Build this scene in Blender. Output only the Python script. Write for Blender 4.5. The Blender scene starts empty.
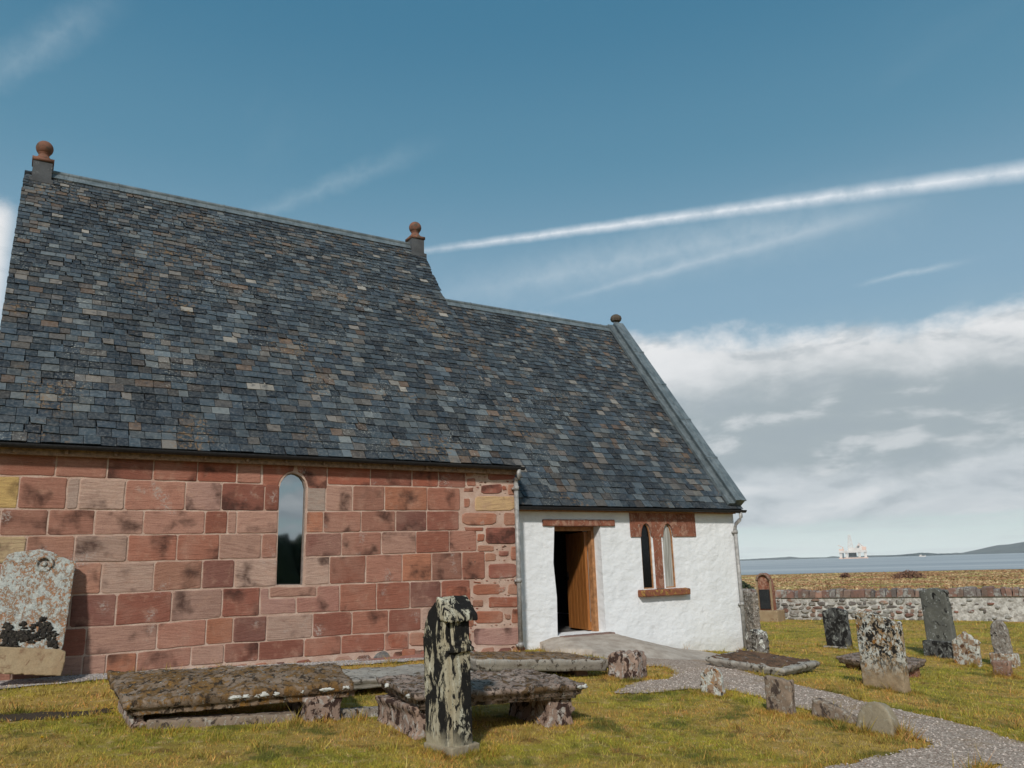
import bpy, bmesh, math, random
import numpy as np
from mathutils import Vector, noise
from mathutils.geometry import tessellate_polygon
R_ = math.radians
sc = bpy.context.scene
COL = sc.collection

# ------------------------------------------------------------ camera
FPX, PITCH, ROLL, YAW = 796.309, R_(12.934), R_(-1.677), R_(32.045)
CAM = Vector((0, -11.6, 1.55))
cF = Vector((math.sin(YAW)*math.cos(PITCH), math.cos(YAW)*math.cos(PITCH), math.sin(PITCH)))
_r = Vector((math.cos(YAW), -math.sin(YAW), 0)); _u = _r.cross(cF)
cR = _r*math.cos(ROLL) + _u*math.sin(ROLL)
cU = -_r*math.sin(ROLL) + _u*math.cos(ROLL)
cam_d = bpy.data.cameras.new('camera'); cam = bpy.data.objects.new('camera', cam_d); COL.objects.link(cam)
from mathutils import Matrix
m = Matrix((( cR.x, cU.x, -cF.x), (cR.y, cU.y, -cF.y), (cR.z, cU.z, -cF.z))).to_4x4(); m.translation = CAM
cam.matrix_world = m
cam_d.sensor_width = 36; cam_d.lens = FPX*36/1024
cam_d.clip_start = .1; cam_d.clip_end = 60000
sc.camera = cam

# ------------------------------------------------------------ light
SUN_AZ, SUN_EL = R_(220), R_(37)          # where the sun stands, azimuth from +Y towards +X
sun_d = bpy.data.lights.new('sun', 'SUN'); sun_d.energy = 3.1; sun_d.angle = R_(4); sun_d.color = (1, .955, .895)
sun = bpy.data.objects.new('sun', sun_d); COL.objects.link(sun)
sv = Vector((math.sin(SUN_AZ)*math.cos(SUN_EL), math.cos(SUN_AZ)*math.cos(SUN_EL), math.sin(SUN_EL)))
sun.rotation_euler = sv.to_track_quat('Z', 'Y').to_euler()
sc.view_settings.view_transform = 'Standard'; sc.view_settings.look = 'None'
sc.view_settings.exposure = 0.08; sc.view_settings.gamma = 1
SKY_STRENGTH = .085
HAZE = 0.00005

def ray(px, py):
    return (cF*FPX + cR*(px-512) + cU*(384-py)).normalized()

class NT:
    def __init__(s, tree): s.t = tree; s.t.nodes.clear()
    def n(s, typ, _props=None, **ins):
        nd = s.t.nodes.new('ShaderNode'+typ)
        for k, v in (_props or {}).items(): setattr(nd, k, v)
        for k, v in ins.items():
            k = k.replace('_', ' ') if not k.startswith('i') or not k[1:].isdigit() else int(k[1:])
            sock = nd.inputs[k]
            s.put(sock, v)
        return nd
    def put(s, sock, v):
        if isinstance(v, bpy.types.NodeSocket): s.t.links.new(v, sock)
        elif isinstance(v, bpy.types.Node): s.t.links.new(v.outputs[0], sock)
        elif isinstance(v, (tuple, list)) and len(v) == 3 and sock.type == 'RGBA': sock.default_value = (*v, 1)
        else: sock.default_value = v
    def m(s, op, a, b=0, c=0, clamp=False):
        return s.n('Math', {'operation': op, 'use_clamp': clamp}, i0=a, i1=b, i2=c).outputs[0]
    def dot(s, a, b): return s.n('VectorMath', {'operation': 'DOT_PRODUCT'}, i0=a, i1=b).outputs['Value']
    def mix(s, f, a, b, mode='MIX'):
        nd = s.t.nodes.new('ShaderNodeMix'); nd.data_type = 'RGBA'; nd.blend_type = mode
        s.put(nd.inputs[0], f); s.put(nd.inputs[6], a); s.put(nd.inputs[7], b); return nd.outputs[2]
    def ramp(s, f, lo, hi, a=0., b=1., smooth=True):
        nd = s.n('MapRange', {'interpolation_type': 'SMOOTHSTEP' if smooth else 'LINEAR'})
        for i, v in enumerate((f, lo, hi, a, b)): s.put(nd.inputs[i], v)
        return nd.outputs[0]
    def noise(s, vec, scale, detail=4, rough=.55, dist=0.):
        nd = s.n('TexNoise'); s.put(nd.inputs['Vector'], vec)
        for k, v in (('Scale', scale), ('Detail', detail), ('Roughness', rough), ('Distortion', dist)): nd.inputs[k].default_value = v
        return nd.outputs[0]
    def scale(s, vec, sc3, off=(0, 0, 0), rot=(0, 0, 0)):
        nd = s.n('Mapping'); s.put(nd.inputs[0], vec); s.put(nd.inputs[1], off); s.put(nd.inputs[2], rot); s.put(nd.inputs[3], sc3); return nd.outputs[0]

# ------------------------------------------------------------ sky
w = bpy.data.worlds.new('World'); sc.world = w; w.use_nodes = True
T = NT(w.node_tree)
sky = T.n('TexSky', {'sky_type': 'NISHITA', 'sun_disc': False})
sky.sun_elevation = SUN_EL; sky.sun_rotation = SUN_AZ; sky.air_density = 1.0; sky.dust_density = .6; sky.ozone_density = 1.6; sky.altitude = 0
skyc = sky.outputs[0]
D = T.n('TexCoord').outputs['Generated']
sep = T.n('SeparateXYZ', Vector=D)
el = T.m('MULTIPLY', T.m('ARCSINE', sep.outputs[2]), 57.2958)
az = T.m('MULTIPLY', T.m('ARCTAN2', sep.outputs[0], sep.outputs[1]), 57.2958)
elp = T.m('MAXIMUM', el, 0.)
grad = T.mix(T.ramp(elp, 1, 17, smooth=False), (5.2, 6.6, 6.8), (2.75, 4.55, 5.9))
grad = T.mix(T.ramp(elp, 17, 29), grad, (1.25, 3.15, 4.5))
grad = T.mix(T.ramp(elp, 26, 39), grad, (.66, 2.35, 3.75))
skyc = T.mix(.85, skyc, grad)                                        # the cool, slightly green blue of that day
# flat projection onto a cloud deck, so clouds flatten towards the horizon
zc = T.m('ADD', T.m('MAXIMUM', sep.outputs[2], 0.), .07)
deck = T.n('CombineXYZ', X=T.m('DIVIDE', sep.outputs[0], zc), Y=T.m('DIVIDE', sep.outputs[1], zc), Z=0.).outputs[0]
# thin high wisps
streak = T.scale(deck, (1.0, .28, 1), rot=(0, 0, R_(28)))
w1 = T.noise(streak, 1.1, 7, .62, .4)
w2 = T.noise(D, 2.2, 3, .5)
wisp = T.m('MULTIPLY', T.ramp(w1, .50, .82), T.ramp(w2, .40, .66))
skyc = T.mix(T.m('MULTIPLY', wisp, .45), skyc, (6.6, 7.6, 8.2))
def band(pA, pB, w0, w1, strength, seed, soft=1.0, ragged=.004, ends=True):
    """a long straight trail of vapour between two directions"""
    a, b = ray(*pA), ray(*pB); nrm = a.cross(b).normalized(); along = (b-a).normalized()
    dd = T.dot(D, tuple(nrm)); la, lb = a.dot(along), b.dot(along); t = T.ramp(T.dot(D, tuple(along)), la, lb, 0, 1, False); u = T.m('DIVIDE', T.m('SUBTRACT', T.dot(D, tuple(along)), la), lb-la)
    nz = T.m('MULTIPLY', T.m('SUBTRACT', T.noise(T.scale(D, (1, 1, 1), (seed, 0, 0)), 45, 5, .65), .5), ragged*4)
    wd = T.m('MULTIPLY_ADD', t, w1-w0, w0)
    x = T.m('DIVIDE', T.m('ABSOLUTE', T.m('ADD', dd, nz)), wd)
    core = T.m('POWER', T.m('SUBTRACT', 1, T.m('MINIMUM', x, 1)), soft)
    front = T.m('GREATER_THAN', T.dot(D, tuple(a)), 0.)
    fade = T.m('MULTIPLY', T.ramp(u, -.15, .35), T.ramp(u, 1.2, .65)) if ends else T.ramp(t, 0, .25, .35, 1)
    puff = T.ramp(T.noise(T.scale(D, (1, 1, 1), (0, seed, 0)), 34, 5, .65), .25, .65, .55, 1)
    return T.m('MULTIPLY', T.m('MULTIPLY', T.m('MULTIPLY', core, front), T.m('MULTIPLY', fade, strength)), puff)
skyc = T.mix(band((430, 300), (900, 205), .040, .060, .38, 7.7, 1.6, .006), skyc, (7.0, 7.9, 8.5))
skyc = T.mix(band((560, 300), (880, 212), .006, .014, .30, 2.2, 1.3, .002), skyc, (8.2, 8.8, 9.3))
skyc = T.mix(band((860, 284), (960, 262), .004, .006, .35, 5.2, 1.3, .002), skyc, (7.8, 8.6, 9.0))
skyc = T.mix(band((230, 225), (420, 150), .012, .020, .16, 9.2, 1.3, .006), skyc, (7.0, 8.0, 8.6))
skyc = T.mix(band((-60, 110), (110, 0), .022, .030, .20, 4.4, 1.4, .006), skyc, (7.0, 8.0, 8.6))
skyc = T.mix(band((400, 254), (1060, 166), .0065, .0145, 1.0, 3.1, 1.35, .0011, False), skyc, (8.3, 8.9, 9.5))
# cloud bank low in the east, cumulus edge on top and flat grey layers below
edge = T.m('MULTIPLY_ADD', T.m('SUBTRACT', az, 41.7), -.075, 16.6)
lump = T.noise(T.scale(D, (1, 1, 1.6)), 6.5, 8, .6)
inb = T.m('ADD', T.m('SUBTRACT', edge, el), T.m('MULTIPLY', T.m('SUBTRACT', lump, .5), 7.5))
azm = T.m('MULTIPLY', T.ramp(az, 26, 38), T.ramp(az, 100, 125, 1, 0))
bank = T.m('MULTIPLY', T.ramp(inb, -.3, 1.7), azm)
# left bank and the clouds behind the viewer
edge2 = T.m('ADD', T.m('SUBTRACT', 22.6, el), T.m('MULTIPLY', T.m('SUBTRACT', lump, .5), 6))
left = T.m('MULTIPLY', T.ramp(edge2, -.2, 1.6), T.m('MULTIPLY', T.ramp(az, -1.2, -2.6), T.ramp(az, -70, -50)))
lumpb = T.noise(T.scale(D, (1, 1, 2.6), (6, 3, 2)), 7, 8, .62, .4)
behind = T.m('MULTIPLY', T.ramp(lumpb, .46, .55), T.m('MULTIPLY', T.ramp(sep.outputs[1], .15, -.2), T.ramp(el, 45, 25)))
mask = T.m('MAXIMUM', T.m('MAXIMUM', bank, left), behind)
shade = T.noise(T.scale(D, (1, 1, 4.5), (5, 2, 0)), 4.2, 6, .58, .5)
DS = T.scale(D, (1, 1, 3.0), (2, 7, 1)); DU = T.scale(D, (1, 1, 3.0), (1.985, 7.01, 1.045))
puffs = T.noise(DS, 7.5, 9, .56, .2); relief = T.m('SUBTRACT', puffs, T.noise(DU, 7.5, 9, .56, .2))
prof = T.m('ADD', el, T.m('MULTIPLY', T.m('SUBTRACT', lump, .5), 7))
cl = T.mix(T.ramp(prof, 15.0, 10.0), (8.9, 9.05, 9.2), (4.1, 4.8, 5.2))         # bright crown, grey flank
cl = T.mix(T.ramp(prof, 6.5, 4.6, 0, .75), cl, (7.0, 7.5, 7.9))                # paler layers low down
cl = T.mix(T.ramp(relief, -.01, .19, 0, .5), cl, (8.8, 9.0, 9.2))            # lit upper sides of the billows
cl = T.mix(T.ramp(relief, .01, -.17, 0, .6), cl, (3.9, 4.6, 5.1))          # shaded under-sides
cl = T.mix(T.m('MULTIPLY', T.ramp(shade, .55, .70), T.ramp(el, 9.5, 6.0, 0, .55)), cl, (4.6, 5.2, 5.8))
gap = T.m('MULTIPLY', T.ramp(T.m('ADD', el, T.m('MULTIPLY', T.m('SUBTRACT', shade, .5), 2.2)), 2.7, 1.9), .93)
thin = T.ramp(T.noise(T.scale(D, (1, 1, 16), (1, 1, 0)), 5, 4, .5), .5, .62, 0, .35)
mask = T.m('MULTIPLY', mask, T.m('SUBTRACT', 1, T.m('MULTIPLY', gap, T.m('SUBTRACT', 1, thin))))
lowair = T.mix(T.ramp(el, 3.5, 0, 0, .9), skyc, (8.2, 9.4, 9.3))
full = T.mix(mask, lowair, cl)
bgn = T.n('Background', Color=full, Strength=SKY_STRENGTH)
T.t.links.new(bgn.outputs[0], T.n('OutputWorld').inputs[0])

# ------------------------------------------------------------ helpers
XS = [-5, 1, 4, 7.3, 10, 13, 16.5, 20, 26, 60]; ZS = [.45, .40, .3, .2, .0, -.27, -.48, -.6, -.72, -.9]
def g0(x, y):
    return float(np.interp(x, XS, ZS)) + (0.045*max(y, -30) if y < 0 else -.01*min(y, 60))
def g(x, y): return g0(x, y)
def on_ground(px, py, dz=0):
    d = ray(px, py); t = 1.
    while t < 120:
        q = CAM + d*t
        if q.z < g(q.x, q.y)+dz: return q
        t += .02
    return q
def at_z(px, py, z):
    d = ray(px, py); return CAM + d*((z-CAM.z)/d.z)
def at_y(px, py, y):
    d = ray(px, py); return CAM + d*((y-CAM.y)/d.y)
def at_x(px, py, x):
    d = ray(px, py); return CAM + d*((x-CAM.x)/d.x)
def proj(P):
    v = Vector(P)-CAM; z = v.dot(cF); return 512+FPX*v.dot(cR)/z, 384-FPX*v.dot(cU)/z, z

def root(name, loc, label, cat, group=None):
    o = bpy.data.objects.new(name, None); COL.objects.link(o); o.location = loc; o.empty_display_size = .2
    o['label'] = label; o['category'] = cat
    if group: o['group'] = group
    return o
class MB:
    """collects faces in world space"""
    def __init__(s): s.v = []; s.f = []; s.m = []; s.c = []; s.col = (1, 1, 1)
    def add(s, vs, fs, mi=0, col=None):
        b = len(s.v); s.v += [tuple(v) for v in vs]; s.f += [tuple(b+i for i in f) for f in fs]; s.m += [mi]*len(fs)
        s.c += [col or s.col]*len(vs)
    def box(s, a, b, mi=0, col=None):
        x0, y0, z0 = a; x1, y1, z1 = b
        s.add([(x0,y0,z0),(x1,y0,z0),(x1,y1,z0),(x0,y1,z0),(x0,y0,z1),(x1,y0,z1),(x1,y1,z1),(x0,y1,z1)],
              [(0,3,2,1),(4,5,6,7),(0,1,5,4),(1,2,6,5),(2,3,7,6),(3,0,4,7)], mi, col)
    def obox(s, o, u, v, n, mi=0, col=None):
        o, u, v, n = map(Vector, (o, u, v, n))
        P = [o, o+u, o+u+v, o+v]; P += [p+n for p in P]
        s.add(P, [(0,3,2,1),(4,5,6,7),(0,1,5,4),(1,2,6,5),(2,3,7,6),(3,0,4,7)], mi, col)
    def tube(s, pts, r, seg=10, mi=0, caps=True):
        pts = [Vector(p) for p in pts]; n = len(pts); rr = r if isinstance(r, (list, tuple)) else [r]*n
        rings = []
        for i, p in enumerate(pts):
            d = (pts[min(i+1, n-1)]-pts[max(i-1, 0)]).normalized()
            a = d.cross(Vector((0, 0, 1)) if abs(d.z) < .9 else Vector((1, 0, 0))).normalized(); b = d.cross(a)
            rings += [p + (a*math.cos(k*6.28318/seg)+b*math.sin(k*6.28318/seg))*rr[i] for k in range(seg)]
        fs = [(i*seg+k, i*seg+(k+1) % seg, (i+1)*seg+(k+1) % seg, (i+1)*seg+k) for i in range(n-1) for k in range(seg)]
        if caps: fs += [tuple(range(seg)), tuple((n-1)*seg+k for k in range(seg))]
        s.add(rings, fs, mi)
    def lathe(s, c, prof, seg=28, mi=0):
        c = Vector(c)
        vs = [c+Vector((r*math.cos(k*6.28318/seg), r*math.sin(k*6.28318/seg), z)) for r, z in prof for k in range(seg)]
        fs = [(i*seg+k, i*seg+(k+1) % seg, (i+1)*seg+(k+1) % seg, (i+1)*seg+k) for i in range(len(prof)-1) for k in range(seg)]
        fs += [tuple(range(seg))[::-1], tuple((len(prof)-1)*seg+k for k in range(seg))]
        s.add(vs, fs, mi)
    def build(s, name, mats, parent=None, smooth=False, mods=None, recalc=True, colattr=False):
        me = bpy.data.meshes.new(name)
        off = Vector(parent_loc(parent)) if parent else Vector((0, 0, 0))
        me.from_pydata([(a-off.x, b-off.y, c-off.z) for a, b, c in s.v], [], s.f)
        for mt in (mats if isinstance(mats, (list, tuple)) else [mats]): me.materials.append(mt)
        me.polygons.foreach_set('material_index', s.m)
        if colattr:
            at = me.color_attributes.new('tint', 'FLOAT_COLOR', 'POINT')
            at.data.foreach_set('color', np.hstack([np.array(s.c, dtype=np.float32), np.ones((len(s.c), 1), np.float32)]).ravel())
        if recalc:
            bm = bmesh.new(); bm.from_mesh(me); bmesh.ops.recalc_face_normals(bm, faces=bm.faces); bm.to_mesh(me); bm.free()
        if smooth: me.polygons.foreach_set('use_smooth', [True]*len(me.polygons))
        me.update()
        o = bpy.data.objects.new(name, me); COL.objects.link(o)
        if parent: o.parent = parent
        if mods: mods(o)
        return o
def parent_loc(p):
    L = Vector((0, 0, 0))
    while p: L += p.location; p = p.parent
    return L
def struct(o): o['kind'] = 'structure'; return o
def stuff(o): o['kind'] = 'stuff'; return o
_tex = {}
def rough(vox=.02, amp=.02, size=.12, seed=0):
    def f(o):
        r = o.modifiers.new('remesh', 'REMESH'); r.mode = 'VOXEL'; r.voxel_size = vox; r.use_smooth_shade = True
        for sz, am in ((size, amp), (size*.35, amp*.45)):
            key = round(sz, 4)
            if key not in _tex:
                t = bpy.data.textures.new('worn', 'CLOUDS'); t.noise_scale = sz; t.noise_depth = 3; _tex[key] = t
            d = o.modifiers.new('worn', 'DISPLACE'); d.texture = _tex[key]; d.strength = am; d.mid_level = .5; d.texture_coords = 'LOCAL'
    return f
def plate(mb, outer, holes, y0, y1, mi=0):
    """a wall in the XZ plane with real openings, y0 front, y1 back"""
    polys = [[Vector((x, z, 0)) for x, z in p] for p in [outer]+holes]
    tri = tessellate_polygon(polys); flat = [p for q in polys for p in q]; n = len(flat)
    vs = [(p.x, y0, p.y) for p in flat]+[(p.x, y1, p.y) for p in flat]
    fs = [tuple(t) for t in tri]+[tuple(n+i for i in reversed(t)) for t in tri]
    b = 0
    for q in polys:
        k = len(q); fs += [(b+i, b+(i+1) % k, n+b+(i+1) % k, n+b+i) for i in range(k)]; b += k
    mb.add(vs, fs, mi)
def lancet(xc, wdt, zb, zs, zt, n=10, xc_top=None):
    """pointed arch outline: sill zb, spring zs, apex zt"""
    h = wdt/2; pts = [(xc-h, zb), (xc+h, zb), (xc+h, zs)]
    for i in range(1, n):
        t = i/n; pts.append((xc+h*(1-t**1.9), zs+(zt-zs)*math.sin(t*math.pi/2)**1.05))
    pts.append((xc, zt))
    for i in range(n-1, 0, -1):
        t = i/n; pts.append((xc-h*(1-t**1.9), zs+(zt-zs)*math.sin(t*math.pi/2)**1.05))
    pts.append((xc-h, zs)); return pts

# ------------------------------------------------------------ materials
def new_mat(name):
    mt = bpy.data.materials.new(name); mt.use_nodes = True; return mt, NT(mt.node_tree)
def finish(T, color, rough_=.85, bump=None, bstr=.3, bdist=.01, metal=0., spec=.3, **kw):
    p = T.n('BsdfPrincipled'); T.put(p.inputs['Base Color'], color); T.put(p.inputs['Roughness'], rough_)
    T.put(p.inputs['Metallic'], metal); T.put(p.inputs['Specular IOR Level'], spec)
    if bump is not None:
        b = T.n('Bump', Height=bump); b.inputs['Strength'].default_value = bstr; b.inputs['Distance'].default_value = bdist
        T.t.links.new(b.outputs[0], p.inputs['Normal'])
    T.t.links.new(p.outputs[0], T.n('OutputMaterial').inputs[0]); return p
def simple(name, c, r=.7, metal=0., nscale=20, var=.25, bstr=.2):
    mt, T = new_mat(name); P = T.n('TexCoord').outputs['Object']
    nz = T.noise(P, nscale, 6, .6)
    col = T.mix(T.ramp(nz, .3, .7), tuple(x*(1-var) for x in c), tuple(min(1, x*(1+var)) for x in c))
    finish(T, col, r, nz, bstr, .006, metal); return mt
def lichen(name, base, base2, spots, bstr=.5, grain=55, lowbase=None, low=(0., .2), zs=.8):
    """weathered stone: spots = (colour, noise scale, threshold, hardness, seed)"""
    mt, T = new_mat(name); P = T.n('TexCoord').outputs['Object']
    big = T.noise(P, 3.2, 5, .6); fine = T.noise(P, grain, 6, .7)
    col = T.mix(T.ramp(big, .35, .65), base, base2)
    col = T.mix(T.m('MULTIPLY', T.ramp(fine, .35, .7), .45), col, tuple(x*.5 for x in base))
    h = T.m('MULTIPLY', fine, .6)
    z = T.n('SeparateXYZ', Vector=P).outputs[2]
    for (c, s_, th, hd, seed) in spots:
        f = T.noise(T.scale(P, (1, 1, zs), (seed, seed*.7, seed*1.3)), s_, 9, .68, .6)
        k = T.ramp(f, th, th+hd)
        if lowbase is not None: k = T.m('MULTIPLY', k, T.ramp(T.m('ADD', z, T.m('MULTIPLY', T.m('SUBTRACT', big, .5), .35)), low[0], low[1]))
        cc = T.mix(T.ramp(fine, .3, .7), tuple(x*.72 for x in c), tuple(min(1, x*1.15) for x in c))
        col = T.mix(k, col, cc); h = T.m('ADD', h, T.m('MULTIPLY', k, .35))
    finish(T, col, .92, h, bstr, .012, 0, .2); return mt

WHITE_L = (.52, .52, .47); BLACK_L = (.018, .017, .016); ORANGE_L = (.36, .17, .045); GREY_L = (.27, .28, .26)
# red sandstone blocks, tinted block by block
mt_block, T = new_mat('red_sandstone'); P = T.n('TexCoord').outputs['Object']
tint = T.mix(1., T.n('Attribute', {'attribute_name': 'tint'}).outputs['Color'], (1.06, 1.12, 1.15), 'MULTIPLY')
rnd = T.n('NewGeometry').outputs['Random Per Island']
off = T.n('CombineXYZ', X=T.m('MULTIPLY', rnd, 37.), Y=T.m('MULTIPLY', rnd, 11.), Z=T.m('MULTIPLY', rnd, 23.)).outputs[0]
P2 = T.n('VectorMath', {'operation': 'ADD'}, i0=P, i1=off).outputs[0]
rotv = T.n('VectorRotate', {'rotation_type': 'Y_AXIS'}, Vector=P2); T.put(rotv.inputs['Angle'], T.m('MULTIPLY', T.m('SUBTRACT', rnd, .5), .35))
bed = T.noise(T.scale(rotv.outputs[0], (2.2, 2.2, 26)), 1.6, 6, .62, .9)
grain = T.noise(P, 60, 6, .7)
blot = T.noise(P2, 2.6, 3, .5, .2); cloudy = T.noise(P2, 7, 6, .65, .3)
col = T.mix(T.ramp(bed, .40, .75, 0, .45), tint, (.14, .055, .038))
col = T.mix(T.ramp(cloudy, .5, .75, 0, .5), col, (.44, .26, .185)); col = T.mix(T.ramp(T.noise(P, 1.4, 4, .6), .48, .65, 0, .45), col, T.mix(.5, col, (.46, .30, .23)))
dark = T.m('MULTIPLY', T.ramp(blot, .52, .68, 0, .85), T.ramp(cloudy, .35, .6, .45, 1))
col = T.mix(dark, col, (.045, .022, .018))
pale = T.m('MULTIPLY', T.ramp(T.noise(P, 2.1, 3, .5), .60, .70), T.ramp(T.noise(P, 36, 5, .7), .46, .58))
col = T.mix(T.m('MULTIPLY', pale, .7), col, (.42, .36, .32))
col = T.mix(T.m('MULTIPLY', T.ramp(grain, .4, .75), .25), col, (.07, .03, .022))
finish(T, col, .9, T.m('ADD', T.m('MULTIPLY', bed, 1.), T.m('MULTIPLY', grain, .55)), .7, .014, 0, .15)
mt_mortar, T = new_mat('lime_mortar'); P = T.n('TexCoord').outputs['Object']
nz = T.noise(P, 45, 6, .7); n2 = T.noise(P, 4, 4, .6)
col = T.mix(T.ramp(n2, .35, .7), (.44, .29, .225), (.56, .42, .34)); col = T.mix(T.ramp(nz, .5, .75, 0, .4), col, (.38, .23, .18))
vor = T.n('TexVoronoi', Vector=P, Scale=30.)
col = T.mix(T.ramp(vor.outputs['Distance'], .25, .1, 0, .4), col, (.26, .10, .07))
finish(T, col, .95, nz, .8, .015, 0, .1)
mt_slate, T = new_mat('roof_slate'); P = T.n('TexCoord').outputs['Object']
tint = T.n('Attribute', {'attribute_name': 'tint'}).outputs['Color']; rnd = T.n('NewGeometry').outputs['Random Per Island']
fine = T.noise(P, 26, 7, .7, .3); med = T.noise(P, 9, 5, .65)
col = T.mix(T.ramp(fine, .42, .70, 0, .6), tint, T.mix(.45, tint, (.26, .26, .25)))
col = T.mix(T.ramp(med, .48, .72, 0, .65), col, (.016, .019, .024))
li = T.m('MULTIPLY', T.ramp(T.noise(P, 1.1, 3, .5), .54, .66), T.ramp(T.noise(P, 17, 6, .7), .52, .60))
col = T.mix(T.m('MULTIPLY', li, .65), col, (.21, .125, .055))
li2 = T.m('MULTIPLY', T.ramp(T.noise(T.scale(P, (1, 1, 1), (9, 4, 2)), 1.4, 3, .5), .50, .64), T.ramp(T.noise(P, 30, 6, .7), .56, .63))
col = T.mix(T.m('MULTIPLY', li2, .7), col, (.34, .34, .30))
finish(T, col, T.ramp(fine, .3, .7, .42, .72), fine, .5, .008, 0, .35)
mt_lead, T = new_mat('lead_sheet'); P = T.n('TexCoord').outputs['Object']
nz = T.noise(P, 5, 7, .65); stk = T.noise(T.scale(P, (14, 3, 3)), 2, 5, .6)
col = T.mix(T.ramp(nz, .3, .7), (.10, .125, .135), (.20, .23, .24)); col = T.mix(T.ramp(stk, .5, .72, 0, .7), col, (.065, .078, .085))
finish(T, col, .5, nz, .15, .01, .25, .4)
mt_white, T = new_mat('limewash'); P = T.n('TexCoord').outputs['Object']
lumps = T.noise(T.scale(P, (1, 1, 1.7)), 5.5, 5, .55, .1); fine = T.noise(P, 60, 5, .6)
stain = T.noise(T.scale(P, (1.2, 1, .35)), 2.2, 7, .65)
col = T.mix(T.ramp(stain, .42, .72, 0, .45), (.74, .75, .755), (.63, .645, .65)); col = T.mix(T.ramp(T.noise(P, 3.5, 8, .7), .56, .75, 0, .3), col, (.60, .61, .61))
zz = T.n('SeparateXYZ', Vector=P).outputs[2]
col = T.mix(T.m('MULTIPLY', T.ramp(T.m('ADD', zz, T.m('MULTIPLY', T.m('SUBTRACT', fine, .5), .3)), .12, -.2), .35), col, (.42, .40, .34))
finish(T, col, .9, T.m('ADD', T.m('MULTIPLY', lumps, .8), T.m('ADD', T.m('MULTIPLY', T.noise(P, 2.2, 3, .5), 2.2), T.m('MULTIPLY', fine, .14))), .6, .04, 0, .2)
mt_redtrim = lichen('dressed_red_stone', (.29, .115, .07), (.21, .08, .05), [((.42, .30, .23), 20, .57, .05, 2.), ((.08, .04, .03), 9, .55, .12, 4.), ((.36, .20, .14), 6, .5, .1, 6.)], .9)
mt_sill = lichen('weathered_sill_stone', (.27, .10, .05), (.22, .08, .05), [((.36, .22, .06), 12, .52, .08, 1.), ((.05, .03, .025), 14, .58, .06, 5.)], .5)
mt_finial = lichen('finial_sandstone', (.24, .11, .07), (.17, .085, .06), [((.10, .075, .055), 9, .5, .12, 1.)], .5)
mt_darklead = lichen('sooty_pedestal_stone', (.10, .105, .11), (.07, .072, .075), [((.20, .21, .21), 9, .58, .1, 1.)], .4)
mt_darkfin = lichen('dark_finial_stone', (.10, .08, .06), (.07, .06, .05), [((.2, .17, .13), 12, .55, .1, 1.)], .5)
mt_darkmetal = simple('black_gutter_paint', (.018, .018, .02), .55, 0, 30, .3)
mt_pipe = simple('grey_painted_pipe', (.30, .29, .275), .5, .1, 12, .3, .3)
mt_wallhead = simple('pale_wallhead_stone', (.26, .17, .12), .9, 0, 18, .35, .5)
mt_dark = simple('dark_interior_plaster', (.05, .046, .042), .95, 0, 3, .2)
mt_floor = simple('stone_flags', (.10, .095, .09), .8, 0, 6, .3)
mt_wood, T = new_mat('varnished_timber'); P = T.n('TexCoord').outputs['Object']
gr = T.noise(T.scale(P, (9, 9, .9)), 5, 7, .65, .8); gr2 = T.noise(T.scale(P, (30, 30, .8)), 4, 4, .6)
col = T.mix(T.ramp(gr, .3, .7), (.22, .075, .02), (.40, .165, .045)); col = T.mix(T.ramp(gr2, .5, .75, 0, .5), col, (.12, .04, .015))
finish(T, col, .38, gr2, .15, .003, 0, .5)
mt_frame = simple('worn_timber_frame', (.33, .16, .07), .6, 0, 14, .3, .3)
mt_glass, T = new_mat('window_glass'); P = T.n('TexCoord').outputs['Object']
finish(T, (.46, .48, .49), .03, T.noise(P, 2.2, 2, .5), .05, .01, 1.0)
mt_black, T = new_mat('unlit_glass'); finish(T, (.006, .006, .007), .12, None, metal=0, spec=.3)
mt_pale_pane, T = new_mat('pale_streaked_pane'); P = T.n('TexCoord').outputs['Object']
fo = T.noise(T.scale(P, (22, 22, .4)), 3, 3, .5); col = T.mix(T.ramp(fo, .3, .7), (.20, .19, .165), (.50, .49, .45)); finish(T, col, .35, fo, .4, .01, 0, .5)
mt_conc, T = new_mat('worn_concrete'); P = T.n('TexCoord').outputs['Object']
a = T.noise(P, 4, 7, .65); b = T.noise(P, 70, 5, .7)
col = T.mix(T.ramp(a, .3, .7), (.30, .25, .205), (.46, .405, .345)); col = T.mix(T.ramp(b, .5, .75, 0, .45), col, (.17, .145, .12))
finish(T, col, .92, T.m('ADD', a, T.m('MULTIPLY', b, .4)), .6, .02, 0, .2)

def turf_colour(T, P):
    a = T.noise(P, .55, 4, .6, .6); b = T.noise(P, 2.3, 5, .65); c = T.noise(P, 9, 5, .65)
    d = T.noise(T.scale(P, (1, 1, 1), (2, 5, 0)), 4.5, 4, .6, .4)
    col = T.mix(T.ramp(b, .35, .65), (.20, .172, .028), (.33, .255, .045))
    col = T.mix(T.ramp(a, .42, .58, 0, .85), col, (.36, .225, .065))
    col = T.mix(T.ramp(c, .50, .68, 0, .7), col, (.44, .30, .145))
    col = T.mix(T.ramp(d, .55, .68, 0, .75), col, (.15, .085, .028))
    col = T.mix(T.ramp(T.noise(T.scale(P, (1, 1, 1), (4, 8, 0)), 1.6, 5, .65), .52, .66, 0, .8), col, (.085, .095, .020))
    return col
mt_turf, T = new_mat('turf'); G_ = T.n('NewGeometry').outputs['Position']
col = turf_colour(T, G_); fine = T.noise(G_, 60, 6, .75); med = T.noise(G_, 16, 6, .7)
col = T.mix(T.ramp(fine, .45, .75, 0, .35), T.mix(1., col, (1.25, 1.25, 1.25), 'MULTIPLY'), (.12, .09, .03))
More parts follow.
